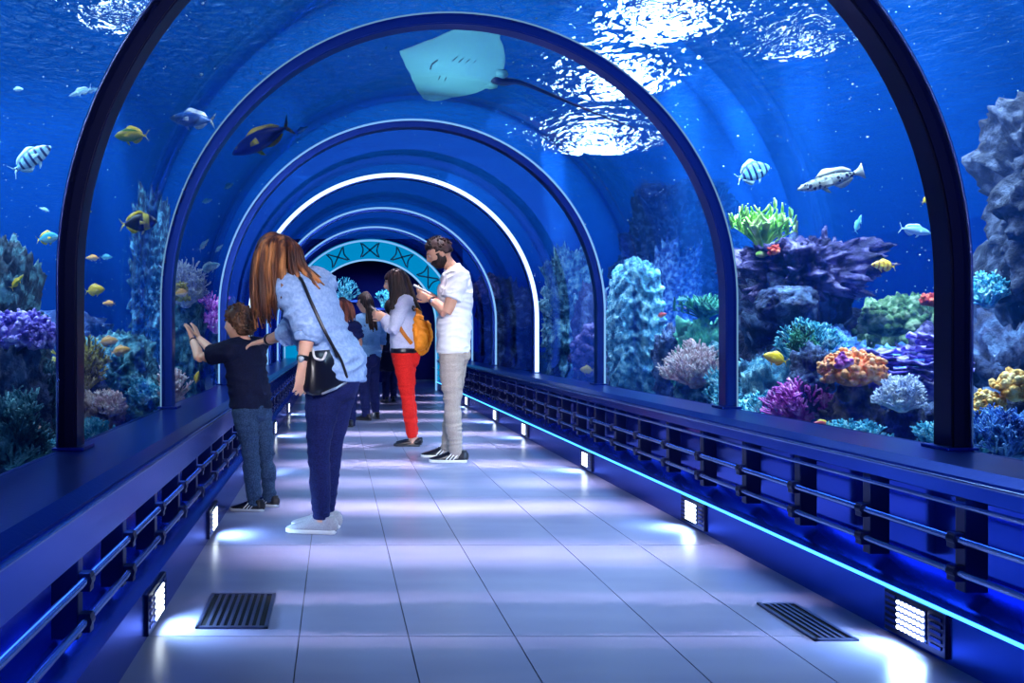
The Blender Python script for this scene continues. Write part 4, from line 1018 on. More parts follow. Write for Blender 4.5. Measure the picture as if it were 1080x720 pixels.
class Fig:
    """a posed figure: photo pixels plus a depth offset give each joint, in metres around the feet"""
    def __init__(s, px, py, d, label, face, fem=True, k=1., skin=None, vox=.006):
        s.d = d; s.o = at(px, py, d); s.o.z = 0; s.k = k; s.fem = fem; s.vox = vox; s.skin = skin or SKIN
        s.f = Vector(face).normalized(); s.l = Vector((-s.f.y, s.f.x, 0)).normalized(); s.label = label; s.bm = new_bm(); s.J = {}
    def P(s, px, py, dy=0.): return at(px, py, s.d + dy) - s.o
    def joints(s, **kw):
        for n, v in kw.items(): s.J[n] = s.P(*v) if not isinstance(v, Vector) else v
    def body(s, head, gaze, up=(0, 0, 1), hs=1., male=False):
        J, k, bm = s.J, s.k, s.bm; s.hc = s.P(*head); s.hs = hs
        s.M = head_mesh(bm, s.hc, Vector(gaze), Vector(up), hs, male)
        nb = s.M @ Vector((-.02, 0, -.07)) * hs + s.hc
        loft(bm, [J['neck'] , (J['neck'] + nb) / 2, nb], [(.052 * k, .055 * k), (.046 * k, .05 * k), (.046 * k, .052 * k)], s.f, 12)
        s.torso_pts = smooth_path([J['hip'] - Vector((0, 0, .05 * k)), J['hip'] + Vector((0, 0, .04 * k)), J['waist'], J['chest'], J['sh']], 4)
        w = [(.148, .105), (.150, .105), (.118, .088), (.138, .105), (.120, .075)] if s.fem else [(.150, .108), (.148, .108), (.138, .100), (.165, .115), (.150, .08)]
        s.tw = [(a * k, b * k) for a, b in w]
        loft(bm, s.torso_pts, lerp_list(s.tw, len(s.torso_pts)), s.f, 16)
        for S in 'LR':
            a, b, c = J['s' + S], J['e' + S], J['w' + S]; r = k * (1 if s.fem else 1.18)
            loft(bm, [J['sh'] * .6 + a * .4, a], [.06 * k, .052 * r], s.f, 10)
            loft(bm, smooth_path([a, a.lerp(b, .45), b, b.lerp(c, .35), c], 3), lerp_list([.048 * r, .043 * r, .036 * r, .037 * r, .025 * r], 13), s.f, 10)
            h, q, an = J['h' + S], J['k' + S], J['a' + S]
            loft(bm, smooth_path([h, h.lerp(q, .45), q, q.lerp(an, .35), an], 3), lerp_list([.076 * k, .064 * k, .042 * k, .043 * k, .030 * k], 13), s.f, 10)
            loft(bm, [an, an + Vector((0, 0, -an.z + .03)) ], [.034 * k, .034 * k], s.f, 8)
            loft(bm, [Vector((an.x, an.y, .035 * k)), Vector((an.x, an.y, .028 * k)) + s.ft[S] * .10 * k], [.026 * k, .018 * k], Vector((0, 0, 1)), 8)
    def hands(s, S, dr, nrm, curl=25, thumb=1, spread=1., sc=1.):
        hand(s.bm, s.J['w' + S], Vector(dr), Vector(nrm), s.k * sc, curl, thumb, spread)
    def finish(s, group='visitors in the tunnel'):
        s.root = union('person', s.bm, s.skin, None, s.vox, 2, loc=s.o)
        tag(s.root, s.label, 'person', group); eyes(s.root, s.hc, s.M, s.hs)
        return s.root
    def top(s, m, name, sleeve=.45, ease=.012, hem=-.02, wr=.005, name_sl=None, flare=1., long_=False, seed=0, neck=True):
        """upper garment: torso and sleeves as one cloth; sleeve = how far down the arm (0..2, 1 = elbow)"""
        J, k = s.J, s.k; bm = new_bm(); e = ease
        pts = smooth_path([J['hip'] + Vector((0, 0, hem * k)), J['hip'] + Vector((0, 0, .05 * k)), J['waist'], J['chest'], J['sh'] + Vector((0, 0, .012 * k))], 4)
        w = [((a + e) * (flare if i < 2 else 1), (b + e) * (flare if i < 2 else 1)) for i, (a, b) in enumerate(s.tw)]
        w[2] = (w[2][0] + .5 * (flare - 1) * .2, w[2][1] + .012)
        loft(bm, pts, lerp_list(w, len(pts)), s.f, 20, caps=False)
        if neck: loft(bm, [J['sh'], J['neck'] + (J['neck'] - J['sh']) * .25], [(.078 * k + e, .07 * k), (.058 * k + e, .058 * k + e * .5)], s.f, 14, caps=False)
        for S in 'LR':
            a, b, c = J['s' + S], J['e' + S], J['w' + S]; r = k * (1 if s.fem else 1.18)
            loft(bm, [J['sh'] * .55 + a * .45, a], [.066 * k + e, .056 * r + e], s.f, 12)
            path = [a, a.lerp(b, .5), b, b.lerp(c, .5), c]; rad = [.052 * r + e, .047 * r + e * 1.2, .042 * r + e, .040 * r + e * .9, .030 * r + e * .7]
            n = sleeve * 2; q, rr = path[:int(n) + 1], rad[:int(n) + 1]
            if n % 1 > .01: q = q + [path[int(n)].lerp(path[int(n) + 1], n % 1)]; rr = rr + [rad[int(n)] + (rad[int(n) + 1] - rad[int(n)]) * (n % 1)]
            pp = smooth_path(q, 4); loft(bm, pp, lerp_list(rr, len(pp)), s.f, 12, caps=False); ball(bm, a, .054 * r + e, 2)
        return union(name, bm, m, s.root, s.vox, 3, wr, seed=seed)
    def legs(s, m, name='trousers', ease=.010, taper=1., wr=.004, cuff=-.10, rise=.085, seed=0):
        J, k = s.J, s.k; bm = new_bm(); e = ease
        pts = smooth_path([J['hip'] - Vector((0, 0, .07 * k)), J['hip'], J['hip'] + Vector((0, 0, rise * k))], 3)
        loft(bm, pts, lerp_list([(.135 * k + e, .10 * k + e), (.155 * k + e, .112 * k + e), (.135 * k + e, .100 * k + e)], len(pts)), s.f, 18)
        for S in 'LR':
            h, q, an = J['h' + S], J['k' + S], J['a' + S]
            en = q.lerp(an, 1 - cuff)
            pp = smooth_path([h, h.lerp(q, .45), q, q.lerp(an, .4), en], 4)
            loft(bm, pp, lerp_list([.086 * k + e, .076 * k + e, (.055 * k + e) * taper, (.054 * k + e) * taper, (.038 * k + e) * taper], len(pp)), s.f, 14, caps=False)
        # seat
        ball(bm, J['hip'] - s.f * (.045 if s.fem else .03) * k - Vector((0, 0, .05 * k)), .10 * k + e * .5, 3, (1, 1, 1))
        return union(name, bm, m, s.root, s.vox, 3, wr, (4, 4, 17), seed=seed)
    def shoes(s, L_, up, so, **kw):
        for S in 'LR': shoe(s.root, s.J['a' + S], s.ft[S], L_, up, so, **kw)
V = Vector
JEANS = fab('dark_jeans', (.003, .006, .060), (.008, .016, .11)); JEANS2 = fab('blue_jeans', (.010, .030, .085), (.040, .085, .18))
DENIM = fab('chambray', (.20, .33, .62), (.30, .44, .74), .85, 60)
# ---------------------------------------------------------------- the woman with the handbag
A = Fig(338, 563, 4.35, 'woman in pale blue denim shirt and dark jeans bending over the boy', (-.80, .60, 0), vox=.0055, skin=SKINB)
A.joints(neck=(317, 290, 0), sh=(322, 301, 0), chest=(328, 325, 0), waist=(342, 360, 0), hip=(350, 392, 0), sL=(305, 305, -.13), sR=(339, 300, .13), eL=(325, 350, -.20), wL=(319, 386, -.23), eR=(306, 350, .26), wR=(281, 359, .46),
         hL=(343, 398, -.06), hR=(359, 396, .07), kL=(336, 470, -.02), kR=(350, 466, .10), aL=(339, 545, 0), aR=(344, 538, .13))
A.ft = {'L': V((-.97, .22, 0)), 'R': V((-.97, .22, 0))}
A.body((290, 272, .02), (-.80, .52, -.34), (-.25, .15, 1), 1.0)
A.hands('L', (-.05, .06, -1), (-.55, .8, 0), 16, 1, .6); A.hands('R', (-.9, .25, -.2), (0, .1, -1), 20, -1, .8)
A.finish()
A.top(DENIM, 'denim_shirt', sleeve=1.12, ease=.026, hem=-.035, wr=.0085, flare=1.17, seed=3)
A.legs(JEANS, 'jeans', ease=.012, taper=.85, wr=.003, rise=.03, cuff=-.02)
A.shoes(.255, fab('white_trainer', (.36, .37, .45), (.44, .45, .53), .6), WHITE_RUB)
rg = random.Random(5); bm = new_bm(); hair_cap(bm, A.hc, A.M, 1.0, 1.12, .06, -.10)
P = A.P
gd = [[P(292, 250, .0), P(278, 258, -.06), P(273, 285, -.09), P(275, 318, -.09), P(279, 340, -.06)], [P(294, 250, -.03), P(283, 256, -.10), P(279, 285, -.13), P(281, 318, -.13), P(284, 342, -.10)],
      [P(296, 250, -.04), P(289, 256, -.12), P(286, 285, -.15), P(288, 312, -.15), P(289, 335, -.13)], [P(298, 250, -.03), P(298, 258, -.12), P(296, 282, -.15), P(297, 304, -.16), P(296, 322, -.16)],
      [P(299, 250, .0), P(306, 258, -.10), P(308, 278, -.13), P(312, 292, -.14), P(322, 304, -.12)], [P(300, 250, .03), P(311, 262, -.06), P(315, 280, -.08), P(324, 292, -.09), P(336, 304, -.06)], [P(300, 252, .06), P(312, 266, .0), P(318, 282, -.02), P(328, 293, -.02), P(341, 305, .02)],
      [P(290, 250, .05), P(275, 262, .04), P(271, 290, .03), P(274, 320, .02), P(280, 346, .0)]]
locks(bm, gd, 20, .0085, rg, .016); obj('hair', bm, HAIR_BR, A.root)
def watch(fig, S, m, name, t=.06, w=.012, face_=True):
    bm = new_bm(); a = fig.J['w' + S]; dr = (fig.J['e' + S] - a).normalized(); c = a + dr * t * .6
    loft(bm, [c - dr * w, c + dr * w], [.033 * fig.k, .035 * fig.k], fig.f, 14, caps=False); o = obj(name, bm, m, fig.root)
    if face_:
        bm = new_bm(); ball(bm, c + V((-.012, -.032, 0)) * fig.k, .016, 2, (1, .5, 1)); obj('dial', bm, mat('dial', (.5, .55, .6), .2, .5), o)
watch(A, 'L', BLACK, 'wristwatch'); watch(A, 'R', BLACK, 'bracelet', .05, .008, False)
bm = new_bm(); q = A.J['eL'].lerp(A.J['wL'], .06); q2 = A.J['eL'].lerp(A.J['wL'], .30); loft(bm, [q, q.lerp(q2, .5), q2], [.062, .066, .060], A.f, 16, caps=False); union('rolled_cuff', bm, DENIM, A.root, .0055, 2, .004)
# her handbag and its strap
t = thing('handbag', A.o + P(345, 395, -.16), 'black leather crossbody handbag at the hip of the woman in pale denim', 'handbag')
off = A.o - t.location
bq = lambda px, py, dy: P(px, py, dy) + off
bm = new_bm()
rowsq = [[(327, 371), (357, 367)], [(324, 392), (362, 388)], [(322, 412), (367, 401)], [(330, 417), (366, 404)]]
pts = []
for (x0, y0), (x1, y1) in rowsq: pts.append((bq(x0, y0, -.24), bq(x1, y1, -.07)))
prevr = None
for i, (p0, p1) in enumerate(pts):
    th = (.025, .045, .05, .03)[i]; ac = (p1 - p0).normalized(); nn = V((-ac.y, ac.x, 0)).normalized(); r_ = []
    for q in range(16):
        a = 2 * PI * q / 16; cx = math.copysign(abs(math.cos(a)) ** .5, math.cos(a)); sy = math.copysign(abs(math.sin(a)) ** .8, math.sin(a))
        r_.append(bm.verts.new((p0 + p1) / 2 + (p1 - p0) / 2 * cx + nn * th * sy))
    if prevr:
        for q in range(16): bm.faces.new((prevr[q], prevr[(q + 1) % 16], r_[(q + 1) % 16], r_[q]))
    else: bm.faces.new(r_)
    prevr = r_
bm.faces.new(prevr[::-1]); bmesh.ops.recalc_face_normals(bm, faces=bm.faces[:])
bmesh.ops.subdivide_edges(bm, edges=bm.edges[:], cuts=1, smooth=.6); obj('pouch', bm, BLACK, t)
bm = new_bm(); loft(bm, smooth_path([bq(330, 368, -.25), bq(332, 377, -.27), bq(340, 379, -.25), bq(344, 372, -.22)], 4), [.006] * 13, seg=8); obj('handle', bm, mat('pale_leather', (.6, .58, .6), .4), t)
bm = new_bm(); loft(bm, [bq(340, 415, -.24), bq(355, 409, -.20), bq(365, 403, -.13)], [.006] * 3, seg=8); obj('trim', bm, mat('bag_zip', (.45, .45, .5), .3, .8), t)
bm = new_bm(); loft(bm, smooth_path([bq(311, 292, -.10), bq(318, 295, -.19), bq(328, 318, -.235), bq(341, 346, -.25), bq(351, 365, -.235), bq(356, 376, -.20)], 5), [(.008, .004)] * 26, seg=8); obj('strap', bm, BLACK, t)
bm = new_bm(); loft(bm, smooth_path([bq(351, 365, -.235), bq(360, 380, -.20), bq(366, 398, -.14)], 5), [(.007, .004)] * 11, seg=8); obj('strap', bm, BLACK, t)
# ---------------------------------------------------------------- the boy
B = Fig(268, 538, 4.9, 'young boy in dark navy t-shirt and jeans touching the left glass', (-.72, .69, 0), False, .70, SKINB, .005)
B.joints(neck=(258, 359, 0), sh=(258, 366, 0), chest=(259, 382, 0), waist=(262, 405, 0), hip=(265, 424, 0), sL=(244, 369, -.09), sR=(272, 366, .09), eL=(211, 377, .04), wL=(203, 358, .20), eR=(226, 372, .30), wR=(210, 357, .42),
         hL=(258, 430, -.05), hR=(273, 429, .05), kL=(264, 474, -.03), kR=(280, 471, .08), aL=(268, 525, 0), aR=(284, 520, .14))
B.ft = {'L': V((-.97, .2, 0)), 'R': V((-.9, .35, 0))}
B.body((252, 343, .02), (-.86, .48, .02), (0, 0, 1), .90)
B.hands('L', (-.35, .25, .9), (-1, .3, -.2), 8, -1, 1.3, 1.05); B.hands('R', (-.35, .25, .9), (-1, .3, -.2), 8, 1, 1.3, 1.05)
B.finish()
B.top(fab('navy_tshirt', (.002, .004, .022), (.004, .008, .040)), 't_shirt', sleeve=.62, ease=.020, hem=-.04, wr=.006, flare=1.06, seed=11)
B.legs(JEANS2, 'jeans', ease=.012, taper=.94, wr=.006, cuff=-.14, seed=4)
B.shoes(.195, BLACK, mat('grey_rubber', (.5, .55, .65), .5), stripes=WHITE_RUB)
bm = new_bm(); hair_cap(bm, B.hc, B.M, .90, 1.14, .045, -.075, True, 3); rg = random.Random(8)
for i in range(150):      # short tousled tufts
    a = rg.uniform(0, 2 * PI); z = rg.uniform(-.35, 1); q = V((math.cos(a) * math.sqrt(1 - z * z), math.sin(a) * math.sqrt(1 - z * z), z))
    if q.x > .45 and q.z < .55 or (q.z < .05 and q.x > -.25): continue
    p = V((q.x * .104, q.y * .085, q.z * .122 + .006)) * .93
    sw = V((-.35, rg.uniform(-.5, .5), -.5)); sw = (sw - q * sw.dot(q)) * .030
    loft(bm, [B.hc + B.M @ p, B.hc + B.M @ (p + sw * .6 + q * .010), B.hc + B.M @ (p + sw * 1.2 + q * .006)], [.009, .008, .003], seg=6, caps=False)
obj('hair', bm, HAIR_BOY, B.root); watch(B, 'L', BLACK, 'bracelet', .03, .007, False)
# ---------------------------------------------------------------- woman in red trousers
C = Fig(430, 471, 7.8, 'woman in red trousers and pale jacket looking at her hands, seen from the side', (-.97, .22, 0), vox=.006, skin=SKINB)
C.joints(neck=(426, 312, 0), sh=(427, 318, 0), chest=(425, 330, 0), waist=(425, 350, 0), hip=(426, 372, 0), sL=(426, 320, -.16), sR=(429, 319, .16), eL=(414, 347, -.19), wL=(405, 334, -.10), eR=(412, 345, .14), wR=(404, 332, .03),
         hL=(425, 375, -.07), hR=(428, 375, .07), kL=(429, 417, -.03), kR=(431, 415, .10), aL=(435, 464, 0), aR=(437, 461, .13))
C.ft = {'L': V((-.99, .1, 0)), 'R': V((-.97, .2, 0))}
C.body((417, 299, 0), (-.97, .12, -.16), (0, 0, 1), .98)
C.hands('L', (-.9, .3, .25), (.2, .9, .3), 48, 1, .6); C.hands('R', (-.9, -.2, .25), (.2, -.9, .3), 48, -1, .6)
C.finish()
C.top(fab('pale_jacket', (.48, .52, .74), (.62, .66, .86)), 'jacket', sleeve=1.85, ease=.016, hem=.012, wr=.006, seed=21)
bm = new_bm(); loft(bm, [C.J['hip'] + V((0, 0, .0)), C.J['hip'] + V((0, 0, .045))], [(.172, .128)] * 2, C.f, 20, caps=False); union('shirt_hem', bm, BLACK, C.root, .006, 2)
C.legs(fab('red_trousers', (.62, .010, .010), (.85, .025, .02)), 'trousers', ease=.007, taper=.92, wr=.004, cuff=.06, seed=6)
C.shoes(.235, BLACK, mat('dark_sole', (.02, .02, .03), .5), low=True, laces=False, name='flat_shoe')
bm = new_bm(); hair_cap(bm, C.hc, C.M, .98, 1.10, .05, -.09); P = C.P; rg = random.Random(9)
gd = [[P(417, 284, -.05), P(423, 288, -.09), P(427, 303, -.10), P(431, 318, -.11), P(436, 330, -.08)], [P(418, 284, 0), P(426, 290, -.04), P(431, 305, -.04), P(435, 320, -.03), P(440, 330, -.02)], [P(417, 284, -.05), P(419, 290, -.10), P(420, 305, -.12), P(420, 318, -.14), P(417, 330, -.15)],
      [P(418, 284, .04), P(426, 290, .03), P(431, 306, .04), P(435, 320, .04), P(439, 328, .04)], [P(417, 284, -.05), P(421, 290, -.10), P(424, 305, -.12), P(426, 320, -.14), P(427, 334, -.14)], [P(415, 284, -.04), P(412, 290, -.09), P(414, 304, -.11), P(415, 318, -.13), P(413, 328, -.14)]]
locks(bm, gd, 16, .010, rg, .016); obj('hair', bm, HAIR_DK, C.root)
t = thing('smartphone', C.o + P(396, 327, -.03), 'small phone held up by the woman in red trousers', 'phone', None)
bm = new_bm(); box(bm, -.012, .012, -.036, .036, -.07, .07, .004); o = obj('case', bm, BLACK, t); o.rotation_euler = (0, R(-50), 0)
bm = new_bm(); box(bm, .0121, .0128, -.032, .032, -.064, .064); o = obj('screen', bm, mat('screen_dark', (.03, .05, .12), .08), t); o.rotation_euler = (0, R(-50), 0)
# her backpack
t = thing('backpack', C.o + P(441, 372, 0), 'orange backpack on the back of the woman in red trousers', 'backpack'); off = C.o - t.location
bq = lambda px, py, dy=0.: P(px, py, dy) + off
ORB = fab('orange_nylon', (.90, .24, .01), (.96, .34, .02), .5); ORD = fab('orange_strap', (.50, .13, .01), (.65, .2, .02), .6)
bm = new_bm(); pp = smooth_path([bq(439, 328), bq(441, 340), bq(443, 353), bq(442, 364), bq(438, 370)], 4)
loft(bm, pp, lerp_list([(.045, .030), (.11, .062), (.14, .095), (.135, .09), (.09, .05)], len(pp)), C.f, 18); union('bag', bm, ORB, t, .007, 3, .010, (16, 16, 12), seed=2)
bm = new_bm(); loft(bm, smooth_path([bq(451, 340, -.05), bq(454, 355, -.04), bq(449, 367, -.03)], 5), [(.05, .020)] * 11, V((1, 0, 0)), 12); union('front_pocket', bm, ORB, t, .007, 3, .006)
for s_ in (-1, 1):
    bm = new_bm(); loft(bm, smooth_path([bq(437, 328, .07 * s_), bq(428, 314, .11 * s_), bq(421, 322, .13 * s_), bq(420, 340, .17 * s_ if s_ < 0 else .14), bq(426, 352, .19 * s_), bq(434, 362, .15 * s_)], 5), [(.017, .006)] * 26, V((0, 1, 0)), 8); obj('strap', bm, ORD, t)
bm = new_bm(); loft(bm, smooth_path([bq(436, 327, -.02), bq(437, 322, 0), bq(440, 327, .02)], 4), [.008] * 9, seg=8); obj('grab_loop', bm, ORB, t)
bm = new_bm(); loft(bm, smooth_path([bq(443, 336, -.11), bq(452, 341, -.05), bq(455, 350, .02)], 5), [.005] * 11, seg=6); obj('zip', bm, ORD, t)
# ---------------------------------------------------------------- man in white
D = Fig(477, 488, 6.8, 'bearded man in white t-shirt and beige trousers looking down at his phone', (-.97, .22, 0), False, 1.02, SKIN, .006)
D.joints(neck=(477, 283, 0), sh=(480, 290, 0), chest=(480, 305, 0), waist=(479, 335, 0), hip=(478, 366, 0), sL=(484, 294, -.19), sR=(482, 292, .19), eL=(471, 329, -.21), wL=(454, 315, -.09), eR=(468, 325, .20), wR=(453, 311, .06),
         hL=(476, 372, -.085), hR=(480, 371, .085), kL=(477, 428, -.05), kR=(478, 425, .15), aL=(481, 480, 0), aR=(471, 474, .26))
D.ft = {'L': V((-.99, .08, 0)), 'R': V((-.97, .2, 0))}
D.body((463.5, 267, 0), (-.88, .12, -.42), (-.25, 0, 1), 1.03, True)
D.hands('L', (-.9, .25, .35), (.2, .8, .5), 42, 1, .6); D.hands('R', (-.9, -.15, .3), (.1, -.6, .8), 35, -1, .6)
D.finish()
D.top(fab('white_tshirt', (.78, .78, .84), (.83, .83, .88), .85), 't_shirt', sleeve=.60, ease=.020, hem=-.04, wr=.007, flare=1.03, seed=31)
D.legs(fab('beige_chinos', (.34, .29, .26), (.46, .40, .36)), 'trousers', ease=.010, taper=.95, wr=.006, cuff=-.05, seed=8)
D.shoes(.29, BLACK, WHITE_RUB, stripes=WHITE_RUB)
bm = new_bm(); hair_cap(bm, D.hc, D.M, 1.03, 1.09, .062, -.045, True, 5); rg = random.Random(4)
for i in range(120):
    a = rg.uniform(0, 2 * PI); z = rg.uniform(.15, 1); q = V((math.cos(a) * math.sqrt(1 - z * z), math.sin(a) * math.sqrt(1 - z * z), z))
    if q.x > .55 and q.z < .6: continue
    p = V((q.x * .104, q.y * .085, q.z * .122 + .006)) * 1.03; sw = V((-.5, rg.uniform(-.4, .4), .1)) * .022
    loft(bm, [D.hc + D.M @ p, D.hc + D.M @ (p + sw * .6 + q * .008), D.hc + D.M @ (p + sw + q * .008)], [.010, .008, .004], seg=6, caps=False)
obj('hair', bm, HAIR_DK, D.root)
bm = new_bm(); res = bmesh.ops.create_icosphere(bm, subdivisions=4, radius=1)     # beard: a shell over jaw and cheeks
for v in res['verts']:
    d_ = v.co.normalized(); p = V((d_.x * .094, d_.y * .073, d_.z * .112))
    tt = max(0, -p.z / .112); p.y *= 1 - .28 * tt * tt; p.x *= (1 - .10 * tt) if p.x > 0 else (1 - .35 * tt)
    k_ = 1.07 if (p.z < -.036 and p.x > -.03) or (p.z < .01 and -.005 < p.x < .035 and abs(p.y) > .05) else .85
    if p.x > .045 and -.066 < p.z < -.046 and abs(p.y) < .018: k_ = .9
    v.co = D.hc + D.M @ (p * k_ * 1.03 + V((.012 if p.z < -.036 and p.x > .03 else 0, 0, 0)))
obj('beard', bm, HAIR_DK, D.root); watch(D, 'L', BLACK, 'wristwatch', .05, .012)
t = thing('smartphone', D.o + D.P(445, 305, -.02), 'white phone held by the man in the white t-shirt', 'phone')
bm = new_bm(); box(bm, -.075, .075, -.038, .038, -.006, .006, .004); o = obj('case', bm, WHITE_RUB, t); o.rotation_euler = (0, R(28), 0)
bm = new_bm(); box(bm, -.068, .068, -.034, .034, .0061, .0068); o = obj('screen', bm, mat('screen_lit', (.5, .6, .8), .1), t); o.rotation_euler = (0, R(28), 0)
# ---------------------------------------------------------------- woman in blue sweater, seen from behind
E = Fig(388, 441, 10.2, 'dark-haired woman in light blue top and dark jeans walking away', (-.45, .89, 0), vox=.008, skin=SKINB)
E.joints(neck=(387, 332, 0), sh=(388, 337, 0), chest=(388, 347, 0), waist=(388, 360, 0), hip=(388, 374, 0), sL=(378, 339, -.08), sR=(399, 338, .08), eL=(374, 357, -.10), wL=(375, 372, .0), eR=(402, 356, .12), wR=(401, 370, .14),
         hL=(383, 376, -.04), hR=(393, 376, .04), kL=(384, 407, .0), kR=(394, 405, .10), aL=(386, 436, 0), aR=(396, 431, .22))
E.ft = {'L': V((-.75, .65, 0)), 'R': V((-.5, .85, 0))}
E.body((385, 320, 0), (-.85, .5, 0), (0, 0, 1), 1.0)
E.hands('L', (0, .1, -1), (1, 0, 0), 25, 1, .6); E.hands('R', (0, .1, -1), (-1, 0, 0), 25, -1, .6)
E.finish(); E.top(fab('blue_sweater', (.12, .30, .62), (.20, .42, .76)), 'sweater', sleeve=1.5, ease=.022, hem=-.02, wr=.008, seed=41)
E.legs(JEANS, 'jeans', ease=.008, wr=.004); E.shoes(.24, BLACK, mat('dark_sole', (.02, .02, .03)), laces=False)
bm = new_bm(); hair_cap(bm, E.hc, E.M, 1.0, 1.10, .05, -.10); P = E.P; rg = random.Random(2)
locks(bm, [[P(386, 308, 0), P(390, 316, -.10), P(392, 328, -.12), P(393, 340, -.12), P(394, 348, -.10)], [P(386, 308, 0), P(388, 318, -.12), P(389, 328, -.14), P(391, 340, -.14), P(392, 350, -.12)]], 14, .013, rg, .02); obj('hair', bm, HAIR_DK, E.root)
t = thing('shoulder_bag', E.o + P(398, 384, .14), 'small dark shoulder bag of the woman in light blue', 'bag'); off = E.o - t.location
bm = new_bm(); loft(bm, [P(399, 368, .16) + off, P(399, 378, .16) + off], [(.07, .03), (.08, .035)], V((1, 0, 0)), 14); obj('pouch', bm, BLACK, t)
bm = new_bm(); loft(bm, smooth_path([P(379, 335, -.12) + off, P(388, 348, -.11) + off, P(396, 360, -.02) + off, P(400, 368, .10) + off], 4), [.007] * 13, seg=6); obj('strap', bm, BLACK, t)
# ---------------------------------------------------------------- woman in navy
G_ = Fig(367, 449, 9.5, 'auburn-haired woman in dark navy clothes, half hidden behind the bending woman', (.25, .97, 0), vox=.008, skin=SKIN)
G_.joints(neck=(363, 339, 0), sh=(364, 343, 0), chest=(365, 352, 0), waist=(366, 366, 0), hip=(367, 384, 0), sL=(354, 346, .0), sR=(375, 346, .0), eL=(352, 365, .02), wL=(353, 382, .08), eR=(379, 362, .02), wR=(373, 374, .14),
         hL=(362, 387, 0), hR=(372, 387, 0), kL=(362, 415, .05), kR=(371, 415, 0), aL=(359, 442, .10), aR=(370, 446, 0))
G_.ft = {'L': V((-.2, .95, 0)), 'R': V((.1, .95, 0))}
G_.body((361, 326, 0), (.1, .98, 0), (0, 0, 1), 1.0)
G_.hands('L', (0, .2, -1), (1, 0, 0), 25, 1, .6); G_.hands('R', (-.5, .6, -.6), (-1, 0, 0), 25, -1, .6)
G_.finish(); G_.top(fab('navy_top', (.006, .010, .07), (.012, .022, .13)), 'blouse', sleeve=.7, ease=.02, hem=-.05, wr=.007, seed=51)
G_.legs(JEANS, 'jeans', ease=.010, wr=.004, seed=3); G_.shoes(.24, BLACK, mat('dark_sole', (.02, .02, .03)), laces=False)
bm = new_bm(); hair_cap(bm, G_.hc, G_.M, 1.0, 1.12, .05, -.11); P = G_.P; rg = random.Random(3)
locks(bm, [[P(361, 315, 0), P(354, 320, -.05), P(352, 330, -.05), P(353, 340, -.03)], [P(361, 315, 0), P(358, 320, -.11), P(357, 330, -.11), P(357, 341, -.10)], [P(361, 315, 0), P(363, 320, -.11), P(364, 330, -.11), P(364, 341, -.10)], [P(361, 315, 0), P(368, 320, -.05), P(370, 330, -.05), P(369, 340, -.03)]], 16, .013, rg, .02)
obj('hair', bm, hair_mat('hair_red', (.06, .015, .012), (.18, .05, .035), (.38, .13, .08)), G_.root)
# ---------------------------------------------------------------- far visitor in dark coat
H = Fig(411, 424, 13.0, 'distant visitor in dark coat, mostly hidden behind the woman in red trousers', (-.3, .95, 0), True, 1.0, SKIN, .012)
H.joints(neck=(412, 336, 0), sh=(412, 340, 0), chest=(412, 347, 0), waist=(412, 358, 0), hip=(412, 370, 0), sL=(404, 341, 0), sR=(420, 341, 0), eL=(402, 354, 0), wL=(402, 367, .05), eR=(422, 354, 0), wR=(422, 367, .05),
         hL=(408, 372, 0), hR=(416, 372, 0), kL=(407, 396, 0), kR=(415, 396, .1), aL=(407, 419, 0), aR=(415, 418, .2))
H.ft = {'L': V((-.3, .95, 0)), 'R': V((0, 1, 0))}
H.body((411, 325, 0), (-.3, .95, 0)); H.hands('L', (0, .1, -1), (1, 0, 0)); H.hands('R', (0, .1, -1), (-1, 0, 0), 25, -1); H.finish()
H.top(fab('dark_coat', (.006, .008, .03), (.012, .018, .06)), 'coat', sleeve=1.9, ease=.03, hem=-.30, wr=.006); H.legs(JEANS, 'jeans'); H.shoes(.25, BLACK, mat('dark_sole', (.02, .02, .03)), laces=False)
bm = new_bm(); hair_cap(bm, H.hc, H.M, 1, 1.1, .05, -.1); obj('hair', bm, HAIR_DK, H.root)
# ================================================================== the tank
WX0, WX1, WY0, WY1, WZ0, WZ1 = -10.0, 14, Y0, 40.0, .22, 3.55
SCAT, ABSB = .024, .08
m = bpy.data.materials.new('water_body'); nt, N, L = nodes(m)
out = N.new('ShaderNodeOutputMaterial'); ad = N.new('ShaderNodeAddShader'); va = N.new('ShaderNodeVolumeAbsorption'); vs = N.new('ShaderNodeVolumeScatter')
va.inputs['Color'].default_value = (.02, .33, .92, 1); va.inputs['Density'].default_value = ABSB
vs.inputs['Color'].default_value = (.02, .22, 1, 1); vs.inputs['Density'].default_value = SCAT; vs.inputs['Anisotropy'].default_value = .2
L.new(va.outputs[0], ad.inputs[0]); L.new(vs.outputs[0], ad.inputs[1]); L.new(ad.outputs[0], out.inputs['Volume'])
bm = new_bm()
hole = arch(TR + .02, WZ0, 48)
prof = [(WX0, WZ0), (WX0, WZ1), (WX1, WZ1), (WX1, WZ0)] + hole[::-1]
prism(bm, prof, WY0, WY1)
bmesh.ops.triangulate(bm, faces=[f for f in bm.faces if len(f.verts) > 4])
struct(obj('water', bm, m, smooth=False), 'clear blue tank water around the tunnel', 'water')

